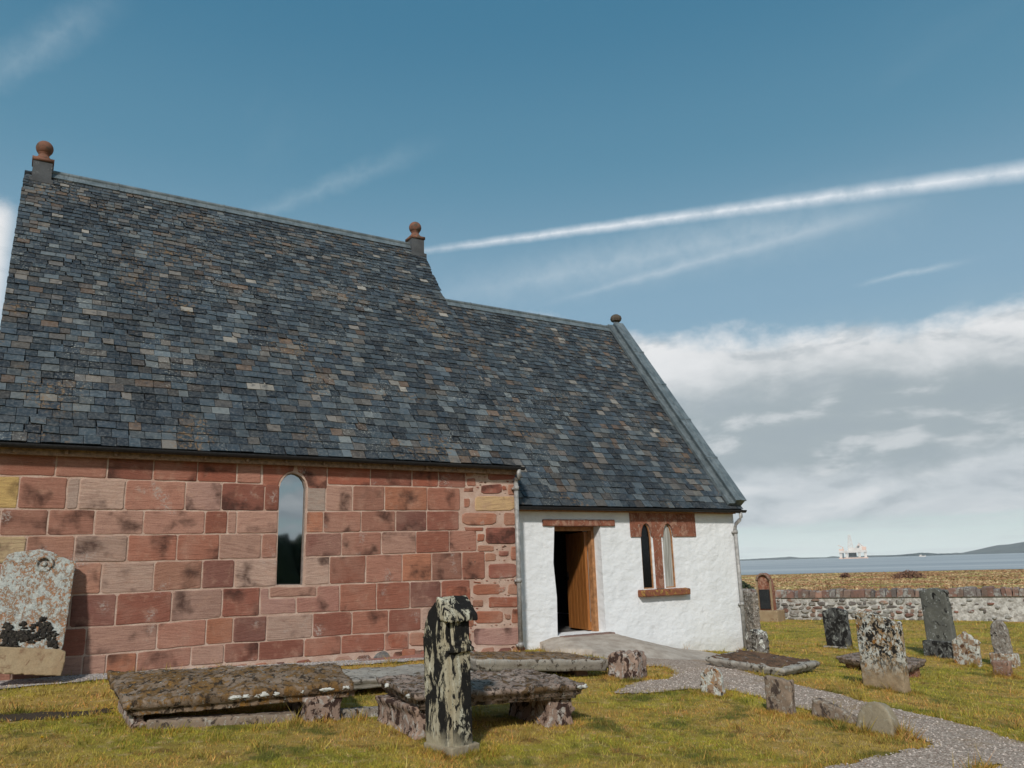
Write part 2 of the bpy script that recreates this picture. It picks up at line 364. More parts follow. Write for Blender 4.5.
# rough pasture beyond the wall, drier with distance
ss = T.n('SeparateXYZ', Vector=G_)
sdist = T.m('ADD', T.m('MULTIPLY', ss.outputs[0], .83), T.m('MULTIPLY', ss.outputs[1], .56))
past = T.noise(T.scale(G_, (.25, 1, 1), rot=(0, 0, R_(-33))), .12, 8, .7)
field = T.mix(T.ramp(past, .42, .60), (.30, .16, .065), (.40, .28, .12))
field = T.mix(T.ramp(T.noise(G_, .5, 6, .7), .52, .70, 0, .8), field, (.14, .065, .035))
field = T.mix(T.ramp(T.noise(T.scale(G_, (.3, 1, 1), rot=(0, 0, R_(-33))), .06, 5, .6), .52, .62, 0, .7), field, (.17, .16, .05))
sd2 = T.m('ADD', sdist, T.m('MULTIPLY', T.m('SUBTRACT', T.noise(G_, .1, 4), .5), 12))
field = T.mix(T.ramp(sd2, 60, 34, 0, .75), field, (.20, .17, .055))
field = T.mix(T.ramp(sd2, 246, 258), field, (.10, .085, .07))          # shingle shore
col = T.mix(T.ramp(sdist, 27, 31), col, field)
finish(T, col, .95, T.m('ADD', T.m('MULTIPLY', fine, .6), med), .9, .04, 0, .1)
mt_blade, T = new_mat('grass_blades'); G_ = T.n('NewGeometry').outputs['Position']
col = turf_colour(T, G_); tint = T.n('Attribute', {'attribute_name': 'tint'}).outputs['Color']
col = T.mix(1., T.mix(1., col, (1.45, 1.45, 1.45), 'MULTIPLY'), tint, 'MULTIPLY')
p = finish(T, col, .8, None, spec=.15)
tr = T.n('BsdfTranslucent', Color=col); mx = T.n('MixShader', Fac=.3, i1=p.outputs[0], i2=tr.outputs[0])
T.t.links.new(mx.outputs[0], [n for n in T.t.nodes if n.type == 'OUTPUT_MATERIAL'][0].inputs[0])
def gravel_mat(name, cA, cB, cC, sc_=55.):
    mt, T = new_mat(name); P = T.n('NewGeometry').outputs['Position']
    v = T.n('TexVoronoi', Vector=P, Scale=sc_); r = T.n('SeparateColor', Color=v.outputs['Color']).outputs[0]
    col = T.mix(T.ramp(r, .1, .9), cA, cB)
    col = T.mix(T.ramp(T.noise(P, 1.6, 6, .65, .5), .50, .68, 0, .75), col, cC)
    col = T.mix(T.ramp(v.outputs['Distance'], .35, .75, 0, .6), col, tuple(x*.35 for x in cA))
    finish(T, col, .9, T.m('SUBTRACT', 1, v.outputs['Distance']), .6, .010, 0, .1); return mt
mt_gravel = gravel_mat('path_gravel', (.30, .225, .175), (.55, .45, .37), (.38, .26, .15))
mt_chips = gravel_mat('white_chippings', (.26, .24, .23), (.62, .59, .56), (.36, .30, .26), 40.)
mt_pebble, T = new_mat('loose_pebbles'); rnd = T.n('NewGeometry').outputs['Random Per Island']
finish(T, T.mix(rnd, (.20, .15, .125), (.56, .48, .42)), .85, None, spec=.2)

# ------------------------------------------------------------ ground
def smooth(a, b, x): t = min(1, max(0, (x-a)/(b-a))); return t*t*(3-2*t)
SHORE = 262
def terrain(x, y):
    s = .83*x+.56*y
    z = g0(x, y)
    if s > 34:
        far = -.95 - 2.0*(s-34)/(SHORE-34)
        z = z*(1-smooth(34, 60, s)) + far*smooth(34, 60, s)
        z += .35*noise.noise((x*.03, y*.03, 3.))*smooth(40, 90, s)*(1-smooth(200, 250, s))
        z -= 2.5*smooth(SHORE-4, SHORE+40, s)
    d = math.hypot(x, y+11)
    z += .035*noise.noise((x*.45, y*.45, 0))*(1-smooth(30, 60, d))*smooth(.2, 1.2, max(-y, abs(x-6.5)-7.5))
    z += .012*noise.noise((x*2.1, y*2.1, 5))*(1-smooth(14, 26, d))*smooth(.1, .5, -y)
    return z
def g(x, y): return terrain(x, y)
SA, SB = None, None
def axis(lo, hi, c0, c1, fine, grow):
    a = list(np.arange(c0, c1+1e-6, fine)); st = fine
    while a[-1] < hi: st *= grow; a.append(a[-1]+st)
    st = fine
    while a[0] > lo: st *= grow; a.insert(0, a[0]-st)
    return a
ax = axis(-9000, 3000, -1.5, 20, .09, 1.09); ay = axis(-9000, 9000, -9, 4, .09, 1.09)
V = [(x, y, terrain(x, y)) for y in ay for x in ax]; nx = len(ax)
mb = MB(); mb.add(V, [(j*nx+i, j*nx+i+1, (j+1)*nx+i+1, (j+1)*nx+i) for j in range(len(ay)-1) for i in range(nx-1)])
struct(mb.build('ground', mt_turf, smooth=True, recalc=False))

mt_sea, T = new_mat('sea_water'); P = T.n('NewGeometry').outputs['Position']
Pr = T.scale(P, (1, 1, 1), rot=(0, 0, R_(-33)))
rip = T.noise(T.scale(Pr, (.35, .12, 1)), .9, 6, .65)
bnd = T.noise(T.scale(Pr, (.010, .0016, 1)), 1., 6, .62)
col = T.mix(T.ramp(bnd, .40, .62), (.19, .225, .25), (.40, .415, .42))
finish(T, col, .32, rip, .5, .25, 0, .5)
mb = MB(); rr = [.0, 200, 400, 800, 1600, 4000, 9000, 14000]; seg = 96
cxy = Vector((0, 0)); vs = [(0, 0, -3.0)]; fs = []
for r in rr[1:]:
    vs += [(r*math.cos(k*6.28318531/seg), r*math.sin(k*6.28318531/seg), -3.0) for k in range(seg)]
fs += [(0, 1+k, 1+(k+1) % seg) for k in range(seg)]
for i in range(len(rr)-2):
    fs += [(1+i*seg+k, 1+(i+1)*seg+k, 1+(i+1)*seg+(k+1) % seg, 1+i*seg+(k+1) % seg) for k in range(seg)]
mb.add(vs, fs); struct(mb.build('sea', mt_sea, recalc=False))

# far shore hills: (pixel x, pixel y of the skyline) turned into real heights at their distance
mt_hill, T = new_mat('far_hillside'); P = T.n('NewGeometry').outputs['Position']
nz = T.noise(P, .004, 6, .6); col = T.mix(T.ramp(nz, .42, .58), (.018, .042, .055), (.042, .070, .075)); finish(T, col, .95, spec=.1)
def hills(name, pts, dist, depth):
    pts2 = []
    for i in range(len(pts)-1):
        (x0, y0), (x1, y1) = pts[i], pts[i+1]; n = max(1, int(abs(x1-x0)/3))
        pts2 += [(x0+(x1-x0)*k/n, y0+(y1-y0)*k/n - (.35*noise.noise((x0*.3+k, i, 0)) if 0 < k else 0)) for k in range(n)]
    pts2.append(pts[-1]); vs = []; n = len(pts2)
    for px, py in pts2:
        d = ray(px, py); hl = math.hypot(d.x, d.y); D_ = dist; q = CAM+d*(D_/hl); h = Vector((d.x, d.y, 0))/hl
        top = max(q.z, -1.)
        for k, (off_, f) in enumerate(((-depth, 0), (-depth*.55, .42), (-depth*.2, .85), (0, 1), (depth*.5, .7), (depth*1.4, 0))):
            base = Vector((CAM.x, CAM.y, 0))+h*(D_+off_); wob = .12*noise.noise((px*.08, k*1.7, 2)) if 0 < f < 1 else 0
            vs.append((base.x, base.y, -5+(top+5)*max(0, f+wob)))
    fs = [(i*6+k, (i+1)*6+k, (i+1)*6+k+1, i*6+k+1) for i in range(n-1) for k in range(5)]
    mb = MB(); mb.add(vs, fs); return struct(mb.build(name, mt_hill, smooth=True))
hills('hills', [(640, 563), (745, 559.2), (770, 558), (782, 557.2), (790, 556.6), (800, 557.6), (826, 557.3), (833, 556.2), (845, 557), (870, 555.4), (895, 555), (915, 554.2), (945, 553.4), (963, 552.6), (982, 548.6), (997, 545.2), (1010, 544.2), (1024, 541.8), (1060, 541), (1110, 536), (1180, 543)], 7600, 900)
hills('far_headland', [(850, 558.2), (880, 556.6), (912, 553.6), (922, 552.6), (940, 553.6), (975, 555.2), (1000, 553.6), (1040, 553.6), (1090, 556)], 5200, 500)
# low dark woodland added behind the viewer, seen only in the chapel window
mt_wood_far = simple('unseen_woodland_leaf', (.022, .030, .014), .95, 0, .5, .4)

# ------------------------------------------------------------ gravel path, verge strip and doorway ramp
def inside(p, poly):
    x, y = p; c = False; j = len(poly)-1
    for i in range(len(poly)):
        xi, yi = poly[i]; xj, yj = poly[j]
        if (yi > y) != (yj > y) and x < (xj-xi)*(y-yi)/(yj-yi)+xi: c = not c
        j = i
    return c
def gp(px, py): q = on_ground(px, py); return (q.x, q.y)
PATH = [gp(*p) for p in [(612, 694), (636, 683), (668, 680), (676, 674), (668, 668), (636, 666), (640, 655), (700, 655), (730, 667), (769, 679), (807, 688), (858, 701), (896, 710), (938, 719), (982, 730), (1024, 745), (1090, 760), (1120, 800), (1040, 840),
                         (960, 830), (1000, 766), (975, 768), (960, 800), (700, 815), (834, 768), (880, 757), (925, 749), (932, 744), (900, 737), (855, 724), (813, 712), (766, 700), (735, 692), (690, 690), (650, 694)]]
RAMP_PX = []
def sheet(name, poly, mat_, lift, step=.05, zf=None, skirt=0):
    xs_ = [p[0] for p in poly]; ys_ = [p[1] for p in poly]
    gx = np.arange(min(xs_), max(xs_)+step, step); gy = np.arange(min(ys_), max(ys_)+step, step)
    mb = MB(); idx = {}
    def vid(i, j):
        if (i, j) not in idx:
            x, y = gx[i], gy[j]; idx[(i, j)] = len(mb.v); x2 = x+step*.6*noise.noise((x*9, y*9, 1)); y2 = y+step*.6*noise.noise((x*9, y*9, 4))
            mb.v.append((x2, y2, (zf or g)(x, y)+lift)); mb.c.append((1, 1, 1))
        return idx[(i, j)]
    for i in range(len(gx)-1):
        for j in range(len(gy)-1):
            cx, cy = gx[i]+step/2, gy[j]+step/2
            wv = .06*noise.noise((cx*2.5, cy*2.5, 7))
            if inside((cx+wv, cy+wv), poly): mb.f.append((vid(i, j), vid(i+1, j), vid(i+1, j+1), vid(i, j+1))); mb.m.append(0)
    if skirt:
        cnt = {}
        for f in mb.f:
            for k in range(4): e = (f[k], f[(k+1) % 4]); cnt[e] = 1
        low = {}
        for (p, q) in [e for e in cnt if (e[1], e[0]) not in cnt]:
            for v_ in (p, q):
                if v_ not in low: x, y, z = mb.v[v_]; low[v_] = len(mb.v); mb.v.append((x, y, z-skirt)); mb.c.append((1, 1, 1))
            mb.f.append((q, p, low[p], low[q])); mb.m.append(0)
    return struct(mb.build(name, mat_, smooth=True, recalc=False))
sheet('gravel_path', PATH, mt_gravel, .012)
STRIP = [(-3, -.62), (0, -.6), (1.2, -.58), (2.8, -.5), (4.5, -.45), (6.4, -.4), (7.0, -.2), (7.0, .0), (-3, 0)]
sheet('wall_foot_chippings', STRIP, mt_chips, .014)

YC = .34          # chancel wall plane
# ramp: from the door sill falling to the right and out to the path
def wallz(px, py): return at_y(px, py, YC)
sillz = wallz(580, 634).z; RX0 = wallz(526, 645).x; RXD0 = wallz(553, 636).x; RXD1 = wallz(608, 635).x; RX1 = wallz(694, 656).x
def ramp_top(x):
    return float(np.interp(x, [RX0-.4, RX0, RXD0, RXD1, (RXD1+RX1)/2, RX1, RX1+.4], [.10, .20, sillz-.02, sillz-.03, sillz-.30, -.14, -.22]))
def ramp_z(x, y):
    t = smooth(YC-.15, YC-2.1, y); top = ramp_top(x)
    bse = g0(x, y)-.05
    s = top*(1-t)+bse*t
    return s+.02*noise.noise((x*1.3, y*1.3, 4))
RAMP = [(RX0+.25, YC-.002), (RX0+.1, -.15), (RX0+.5, -.8), (8.0, -1.35), (8.4, -2.1), (9.2, -2.2), (9.9, -1.7), (RX1, -.6), (RX1+.2, YC-.002)]
sheet('door_ramp', RAMP, mt_conc, .0, .06, ramp_z, .5)

# ------------------------------------------------------------ the chapel
XL, XR = -.38, 7.284; ZE, YR, ZR = 3.208, 3.78, 8.635
XW = at_y(744.6, 645, YC).x; ZEC, ZRC = at_y(736, 509, YC-.15).z-.02, 7.45
YB = 2*YR; YBC = 2*YR-YC; XV = 12.98
chapel = root('stone_chapel', (6.2, 3.78, .1), 'red sandstone chapel with slate roofs and a whitewashed lower chancel', 'chapel')
rng = random.Random(5)

# nave wall: mortar core with dressed blocks, window opening
win = [(at_y(px, py, 0).x, at_y(px, py, 0).z) for px, py in [(276.3, 585), (303.6, 585), (305.8, 520), (306.8, 488), (305, 481), (301.5, 476.5), (297, 474), (292.8, 473), (288, 474.2), (284, 477.5), (281, 482), (279.4, 488)]]
nave = MB()
plate(nave, [(XL, -.6), (XR-.05, -.6), (XR-.05, ZE-.02), (XL, ZE-.02)], [win], .0, .75, 0)
def block(mb, pts, t=.009, mar=.0065, col=(.3, .1, .07), jit=.006, rnd_c=.018, y=0., mi=1):
    n = len(pts); P = [Vector(p) for p in pts]
    area = sum(P[i].x*P[(i+1) % n].y-P[(i+1) % n].x*P[i].y for i in range(n))
    if area < 0: P.reverse()
    def inset(P, d):
        out = []
        for i in range(len(P)):
            a, b, c = P[i-1], P[i], P[(i+1) % len(P)]
            e1 = (b-a).normalized(); e2 = (c-b).normalized(); n1 = Vector((-e1.y, e1.x)); n2 = Vector((-e2.y, e2.x))
            s = n1+n2; k = d/max(.35, (1+n1.dot(n2))/2)/2*1.0; out.append(b+s*k)
        return out
    P = inset(P, mar); Q = []
    for i in range(len(P)):
        a, b, c = P[i-1], P[i], P[(i+1) % len(P)]
        r = rnd_c*rng.uniform(.4, 1.5); la, lc = (a-b).length, (c-b).length
        ra, rc = min(r, la*.3), min(r, lc*.3)
        if la > .04 and lc > .04: Q += [b+(a-b).normalized()*ra, b+(c-b).normalized()*rc]
        else: Q.append(b)
        if lc > .2:
            k = int(lc/.13)
            for j in range(1, k):
                q = b+(c-b)*(j/k); Q.append(q+Vector((rng.uniform(-jit, jit), rng.uniform(-jit, jit))))
    t = t*rng.uniform(.6, 1.4)
    I1 = inset(Q, .004); I2 = inset(Q, .013); n = len(Q)
    vs = [(q.x, y+.01, q.y) for q in Q]+[(q.x, y-t*.6, q.y) for q in I1]+[(q.x, y-t, q.y) for q in I2]
    fs = [(i, (i+1) % n, n+(i+1) % n, n+i) for i in range(n)]+[(n+i, n+(i+1) % n, 2*n+(i+1) % n, 2*n+i) for i in range(n)]+[tuple(2*n+i for i in range(n))]
    mb.add(vs, fs, mi, col)
# course lines in the photograph, (x, y) knots
CL = [
 [(-60, 448), (0, 450.5), (140, 455.5), (260, 461), (400, 467), (530, 473)],
 [(-60, 474), (0, 475.5), (55, 476.8), (135, 480), (265, 484), (330, 485), (400, 486.5), (465, 488)],
 [(-60, 508), (0, 508.5), (130, 510.4), (265, 511), (306, 511.5), (400, 510.6), (465, 511)],
 [(-60, 536.5), (0, 536), (140, 534.6), (265, 533.7), (395, 531.6), (480, 530)],
 [(-60, 566), (0, 564.5), (75, 562.6), (140, 561.8), (265, 558.6), (310, 557), (400, 554), (485, 551)],
 [(-60, 600), (70, 595), (140, 592.6), (200, 589), (270, 586.6), (400, 582), (490, 579)],
 [(-60, 637), (65, 628.5), (140, 624.8), (215, 618), (265, 615.6), (350, 611.4), (400, 609), (470, 605)],
 [(-60, 668), (65, 657), (140, 652), (185, 647), (230, 643), (270, 641.3), (340, 635.5), (400, 632), (470, 627)],
 [(-60, 700), (65, 679), (140, 672), (190, 666), (258, 661), (330, 655), (400, 650), (470, 646)]]
JO = [
 [-75, -30, 56, 107.5, 153.5, 197.5, 237, 261.6, None, 327.3, 370.5, 412, 438.3, 465.5],
 [-80, -35, 18.5, 66.8, 79, 125.3, 185.5, 221.5, 264.6, 279.2, None, 307, 325.8, 352.6, 384.5, 427, 460],
 [-90, -50, 0, 48, 94.6, 143.5, 205, 227.3, 236.6, 278, None, 306.2, 323.4, 361, 395.5, 426.6, 459],
 [-70, -25, 26, 74.3, 127.4, 177, 219.2, 261.6, 277.3, None, 305.2, 341.5, 381.4, 415.8, 449.2, 476.7],
 [-80, -35, 8, 55, 101.5, 153.9, 202, 234.4, 276.6, None, 304.2, 329.4, 365.6, 402, 431.6, 462, 485],
 [-90, -40, 20, 70, 116, 171.6, 222, 259.8, None, 339.6, 376.6, 410, 441, 470],
 [-80, -20, 40, 85.6, 157, 206, 233, 266.4, 312.6, 351.8, 388.6, 421, 452, 474],
 [-90, -40, 12, 60, 82, 106, 136.5, 191, 224, 258.6, 304, 341, 384.5, 409]]
def cy(ci, x): k = CL[ci]; return float(np.interp(x, [a for a, b in k], [b for a, b in k]))
def wp(px, py, y=0.): q = at_y(px, py, y); return (q.x, q.z)
def vx(x, y0, y1):        # a vertical joint: same world x at the top and foot
    X = at_y(x, (y0+y1)/2, 0).x; return X
def rect(ci, xa, xb, cb=None):
    y0 = (cy(ci, xa)+cy(ci+1, xa))/2; y1 = (cy(ci, xb)+cy(ci+1, xb))/2
    Xa, Xb = at_y(xa, y0, 0).x, at_y(xb, y1, 0).x
    return [(Xa, wp(xa, cy(ci+1, xa))[1]), (Xb, wp(xb, cy(ci+1, xb))[1]), (Xb, wp(xb, cy(ci, xb))[1]), (Xa, wp(xa, cy(ci, xa))[1])]
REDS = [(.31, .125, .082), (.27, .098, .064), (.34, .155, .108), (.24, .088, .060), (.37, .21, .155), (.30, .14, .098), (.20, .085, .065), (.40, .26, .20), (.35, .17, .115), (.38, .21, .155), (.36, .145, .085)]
fix = {(1, 18.5): (.56, .36, .14), (1, 79): (.36, .25, .20), (1, 264.6): (.27, .10, .07), (1, 325.8): (.36, .27, .22), (2, 205): (.36, .18, .13), (3, 26): (.47, .33, .19), (5, 222): (.36, .21, .16), (1, 221.5): (.37, .21, .165)}
for ci, js in enumerate(JO):
    for a, b in zip(js, js[1:]):
        if a is None or b is None: continue
        c = fix.get((ci, b)) or rng.choice(REDS); k = rng.uniform(.85, 1.12)
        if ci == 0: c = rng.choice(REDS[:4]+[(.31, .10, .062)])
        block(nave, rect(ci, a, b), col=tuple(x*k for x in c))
P_ = lambda *l: [wp(x, y) for x, y in l]
# window surround: two arch stones, jamb slivers, sill and the stones beside it
block(nave, P_((262.3, 487), (262.3, 462.3), (295.8, 463.7), (293.6, 471.6), (288, 472.8), (283.4, 476.3), (280, 481), (278.2, 488.6)), col=(.31, .11, .07), mar=.006)
block(nave, P_((296.2, 463.7), (327, 465), (327, 489.4), (307.8, 489.2), (306.6, 482), (302.6, 475.2), (297.6, 472.2)), col=(.30, .12, .08), mar=.006)
block(nave, P_((269.5, 587), (316.4, 586), (316.4, 596.2), (269.5, 598)), col=(.34, .18, .13))
block(nave, P_((260, 588), (269, 588), (269, 598.2), (296, 597.5), (296, 613.6), (260, 615)), col=(.35, .19, .15))
block(nave, P_((296.2, 597), (316.8, 596.4), (317, 586), (339.4, 585), (339.4, 611.6), (296.2, 613.4)), col=(.34, .16, .12))
# rubble and long quoins at the right-hand end
QU = [(488,472,514.5,480),(466.5,469.5,473,476),(467,478,475.5,486),(475,470,486,474.5),(481.5,484.5,501.5,494),(508,484.5,514.5,495),(464,488,473,492),(475,496.5,514.5,511),(464,499,469.5,507),
 (462,512.8,496,525),(504,512.5,515.5,525.3),(465,527.4,483,530.8),(485.8,527.4,515.8,543.8),(477.5,534,484,541),(478,545.5,493.5,551.6),(499,551,508,556),(485.5,553.2,495.5,561.2),(511,546.5,517,560.5),
 (488.5,564,517,578),(473,584,499.5,595),(508,584,518,594),(473,600,483,607),(489,596.6,518.4,607.5),(475,611,503,623),(512,609,519.5,623),(474,627.5,520,645),(474,581.5,480,583.5),(500,600-33,504,0),
 (446,586,470,604),(442,611,470,625),(427,632,470,646),(409.5,632,425,646),(402,649,415,659),(420,650,470,660),(388,634,407,648),(499,587,505,592),(505,614,510,619),(498,538-5,0,0),(502,486,506,490)]
for q in QU:
    if q[3] < q[1] or q[2] < q[0]: continue
    x0, y0, x1, y1 = q; sl = (x1-x0)*.012; w_, h_ = x1-x0, y1-y0; j = lambda s: rng.uniform(-s, s)
    c = rng.choice([(.33, .12, .07), (.30, .10, .06), (.36, .17, .11), (.28, .10, .07)])
    if q[0] == 475 and q[1] == 496.5: c = (.52, .33, .17)
    if q[0] == 462: c = (.37, .15, .09)
    if q[0] == 475 and q[1] == 470: c = (.12, .11, .06)
    if q[1] == 627.5: c = (.38, .21, .17)
    x0 -= .5; x1 += .5; y0 -= .5; y1 += .5; pts = [(x0+j(.8), y1-j(.7)), (x0+w_*.5, y1+j(.6)), (x1+j(.8), y1-sl+j(.7)), (x1+j(.4), y0+h_*.5), (x1-j(.8), y0+j(.7)), (x0+w_*.45, y0+j(.5)), (x0+j(.8), y0+sl+j(.7)), (x0-j(.4), y0+h_*.5)]
    block(nave, P_(*pts), col=c, mar=.006, rnd_c=.05, t=.014)
# small pinning stones in the wide joints of the rubble end
for i in range(420):
    px = rng.uniform(463, 519); py = rng.uniform(472, 648)
    if any(q[0]-1.2 < px < q[2]+1.2 and q[1]-1.2 < py < q[3]+1.2 for q in QU): continue
    s_ = rng.uniform(.5, 2.0)
    block(nave, P_((px-s_, py), (px, py+s_*.7), (px+s_, py), (px, py-s_*.7)), col=rng.choice([(.28, .09, .06), (.12, .07, .05), (.33, .16, .11)]), mar=.0, rnd_c=.01, t=.012, jit=0)
block(nave, P_((372, 659), (376, 653), (384, 649.5), (389, 653), (392, 659)), col=(.15, .15, .14), rnd_c=.03)
# rubble footing and projecting plinth course
for i in range(26):
    X0 = XL+i*.30; X1 = X0+.27+rng.uniform(-.04, .03); zt = wp(proj((X0, 0, .5))[0], cy(8, proj((X0, 0, .5))[0]))[1]-.01
    block(nave, [(X0, -.05), (X1, -.05), (X1, zt-rng.uniform(0, .03)), (X0, zt-rng.uniform(0, .03))], col=rng.choice(REDS), rnd_c=.05)
a_, b_ = wp(338, 660), wp(430, 655)
nave.box((a_[0], -.16, .1), (b_[0]+.6, -.001, a_[1]-.02), 1, (.31, .14, .11))
nave.build('nave_wall', [mt_mortar, mt_block], chapel, colattr=True)
# other walls of the nave (gables and back)
mb = MB()
def gable(mb, x0, x1, y0, y1, ze, yr, zr, z0=-.6):
    vs = [(x, y, z) for x in (x0, x1) for y, z in ((y0, z0), (y1, z0), (y1, ze), (yr, zr), (y0, ze))]
    mb.add(vs, [(0, 1, 2, 3, 4), (5, 9, 8, 7, 6), (0, 5, 6, 1), (1, 6, 7, 2), (2, 7, 8, 3), (3, 8, 9, 4), (4, 9, 5, 0)])
gable(mb, XL, XL+.6, .76, YB, ZE+.95, YR, ZR-.12)
mb.box((XL+.6, YB-.6, -.6), (XR-.6, YB, ZE-.05))
mb.build('rear_wall', mt_mortar, chapel)
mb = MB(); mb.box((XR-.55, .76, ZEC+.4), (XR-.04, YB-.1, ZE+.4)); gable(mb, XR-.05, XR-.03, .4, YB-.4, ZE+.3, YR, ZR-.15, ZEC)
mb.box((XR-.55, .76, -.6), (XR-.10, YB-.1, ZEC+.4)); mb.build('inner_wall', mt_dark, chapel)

# slated slopes
def tintpick(u, v, zone):
    n1 = noise.noise((u*.8+zone*9, v*.8, 1.)); n2 = noise.noise((u*2.3, v*2.3+zone*5, 7.)); r = rng.random()
    k = rng.uniform(.5, 1.45); pt = .15+.26*n1+.24*n2
    if r < pt: c = rng.choice([(.088, .078, .068), (.118, .105, .092), (.070, .058, .050), (.14, .128, .115), (.10, .068, .048), (.075, .070, .066)])
    elif r < pt+.17+.1*n2: c = rng.choice([(.078, .094, .104), (.105, .118, .122), (.068, .084, .096)])
    elif r < pt+.55: c = rng.choice([(.034, .048, .063), (.046, .061, .074), (.04, .055, .068)])
    else: c = rng.choice([(.019, .024, .031), (.026, .035, .046), (.032, .037, .042)])
    if rng.random() < .012: c = (.24, .225, .20)
    k *= .92*(1+.35*n2)
    return (c[0]*k*1.03, c[1]*k, c[2]*k*.96)
def slated(name, x0, x1, e, r, zone, ex0=.155, ex1=.100, front=True):
    """e, r = (y, z) of eave and ridge; diminishing courses of separate slates"""
    mb = MB(); E = Vector((0, e[0], e[1])); Rg = Vector((0, r[0], r[1])); up = (Rg-E); L = up.length; up.normalize()
    nrm = Vector((0, -up.z, up.y)); nrm = nrm if nrm.z > 0 else -nrm; X = Vector((1, 0, 0))
    mb.obox(Vector((x0, 0, 0))+E-nrm*.13, X*(x1-x0), up*L, nrm*.118, 1, (.05, .05, .05))
    v = 0.; row = 0
    while v < L-.05:
        ex = ex0+(ex1-ex0)*(v/L); ex *= rng.uniform(.96, 1.04); x = x0-rng.uniform(0, .12); sg = .0
        wid = .205*(1-.28*v/L)
        while x < x1:
            wd = wid*rng.uniform(.68, 1.28); xa, xb = max(x, x0-.01*rng.random()), min(x+wd-.007, x1+.012*rng.random())
            if xb-xa > .04:
                t = rng.uniform(.009, .018); lift = rng.uniform(.007, .020); j = rng.uniform(-.007, .007); sk = rng.uniform(-.005, .005)
                ln = min(ex*1.25, L-v)
                o = Vector((xa, 0, 0))+E+up*(v-.015+j)+nrm*lift
                a_ = o; b_ = Vector((xb, 0, 0))+E+up*(v-.015+j+sk)+nrm*(lift+rng.uniform(-.002, .002)); c_ = Vector((xb, 0, 0))+E+up*(v+ln)-nrm*.004; d_ = Vector((xa, 0, 0))+E+up*(v+ln)-nrm*.004
                ch = rng.random() < .12
                if ch: a_ = a_+X*.02+up*.015
                top = [q+nrm*t for q in (a_, b_, c_, d_)]
                mb.add([a_, b_, c_, d_]+top, [(4, 5, 6, 7), (0, 1, 5, 4), (1, 2, 6, 5), (3, 0, 4, 7)], 0, tintpick(x, v, zone))
            x += wd
        v += ex; row += 1
    return mb.build(name, [mt_slate, mt_darkmetal], chapel, colattr=True, recalc=False)
slated('nave_roof', XL-.02, XR+.02, (-.16, ZE+.02), (YR, ZR), 0)
slated('nave_roof', XL-.02, XR+.02, (YB+.16, ZE+.02), (YR, ZR), 3, .5, .5)
slated('chancel_roof', XR-.3, XV-.02, (YC-.16, ZEC+.02), (YR, ZRC), 1, .165, .112)
slated('chancel_roof', XR-.3, XV-.02, (YBC+.16, ZEC+.02), (YR, ZRC), 4, .5, .5)
# ridges in lead
def ridge(x0, x1, z, name='ridge_cap'):
    mb = MB(); s_ = .095; dz = .131
    for sg in (-1, 1):
        mb.obox((x0, YR, z+.035), (x1-x0, 0, 0), (0, sg*s_, -dz), (0, sg*.016, .012))
    mb.tube([(x0, YR, z+.055), (x1, YR, z+.055)], .042, 10)
    x = x0+1.2
    while x < x1-.4:
        mb.tube([(x, YR, z+.055), (x+.03, YR, z+.055)], .05, 10); mb.obox((x, YR, z+.043), (.03, 0, 0), (0, -s_-.004, -dz-.004), (0, -.02, .014)); x += 1.9
    mb.build(name, mt_lead, chapel, smooth=False)
ridge(XL+.25, XR-.25, ZR); ridge(XR+.05, XV-.2, ZRC)
# ball finials
def finial(x, z, sgn=0, small=False):
    f = MB()
    if not small:
        s_ = .15
        f.obox((x-s_, YR-s_, z-.28), (2*s_, 0, 0), (0, 2*s_, 0), (0, 0, .50), 1)
        f.obox((x-s_-.03, YR-.22, z-.30), (2*s_+.06, 0, 0), (0, .44, 0), (0, 0, .16), 1)
        f.obox((x-s_-.02, YR-s_-.02, z+.22), (2*s_+.04, 0, 0), (0, 2*s_+.04, 0), (0, 0, .06), 0)
        f.lathe((x, YR, z+.28), [(.17, 0), (.12, .05), (.085, .10), (.085, .14), (.10, .15)], 20, 0)
        f.lathe((x, YR, z+.43+.105), [(max(.001, .14*math.sin(a)), -.14*math.cos(a)) for a in [i*math.pi/16 for i in range(1, 16)]], 28, 0)
    else:
        f.obox((x-.13, YR-.13, z-.12), (.26, 0, 0), (0, .26, 0), (0, 0, .24), 1)
        f.lathe((x, YR, z+.12), [(.07, 0), (.07, .08), (.13, .12), (.15, .18), (.13, .25), (.07, .29), (.01, .295)], 8, 0)
    o = f.build('finial', [mt_darkfin if small else mt_finial, mt_darklead], chapel, smooth=False)
    for pl in o.data.polygons: pl.use_smooth = pl.material_index == 0 and not small
    return o
finial(XL+.24, ZR-.05)['label'] = 'stone ball finial on the high left end of the nave ridge'
finial(XR-.13, ZR-.05)['label'] = 'stone ball finial at the right end of the nave ridge'
finial(XV-.10, ZRC+.02, small=True)['label'] = 'small flat topped finial where the sloping skew meets the ridge'
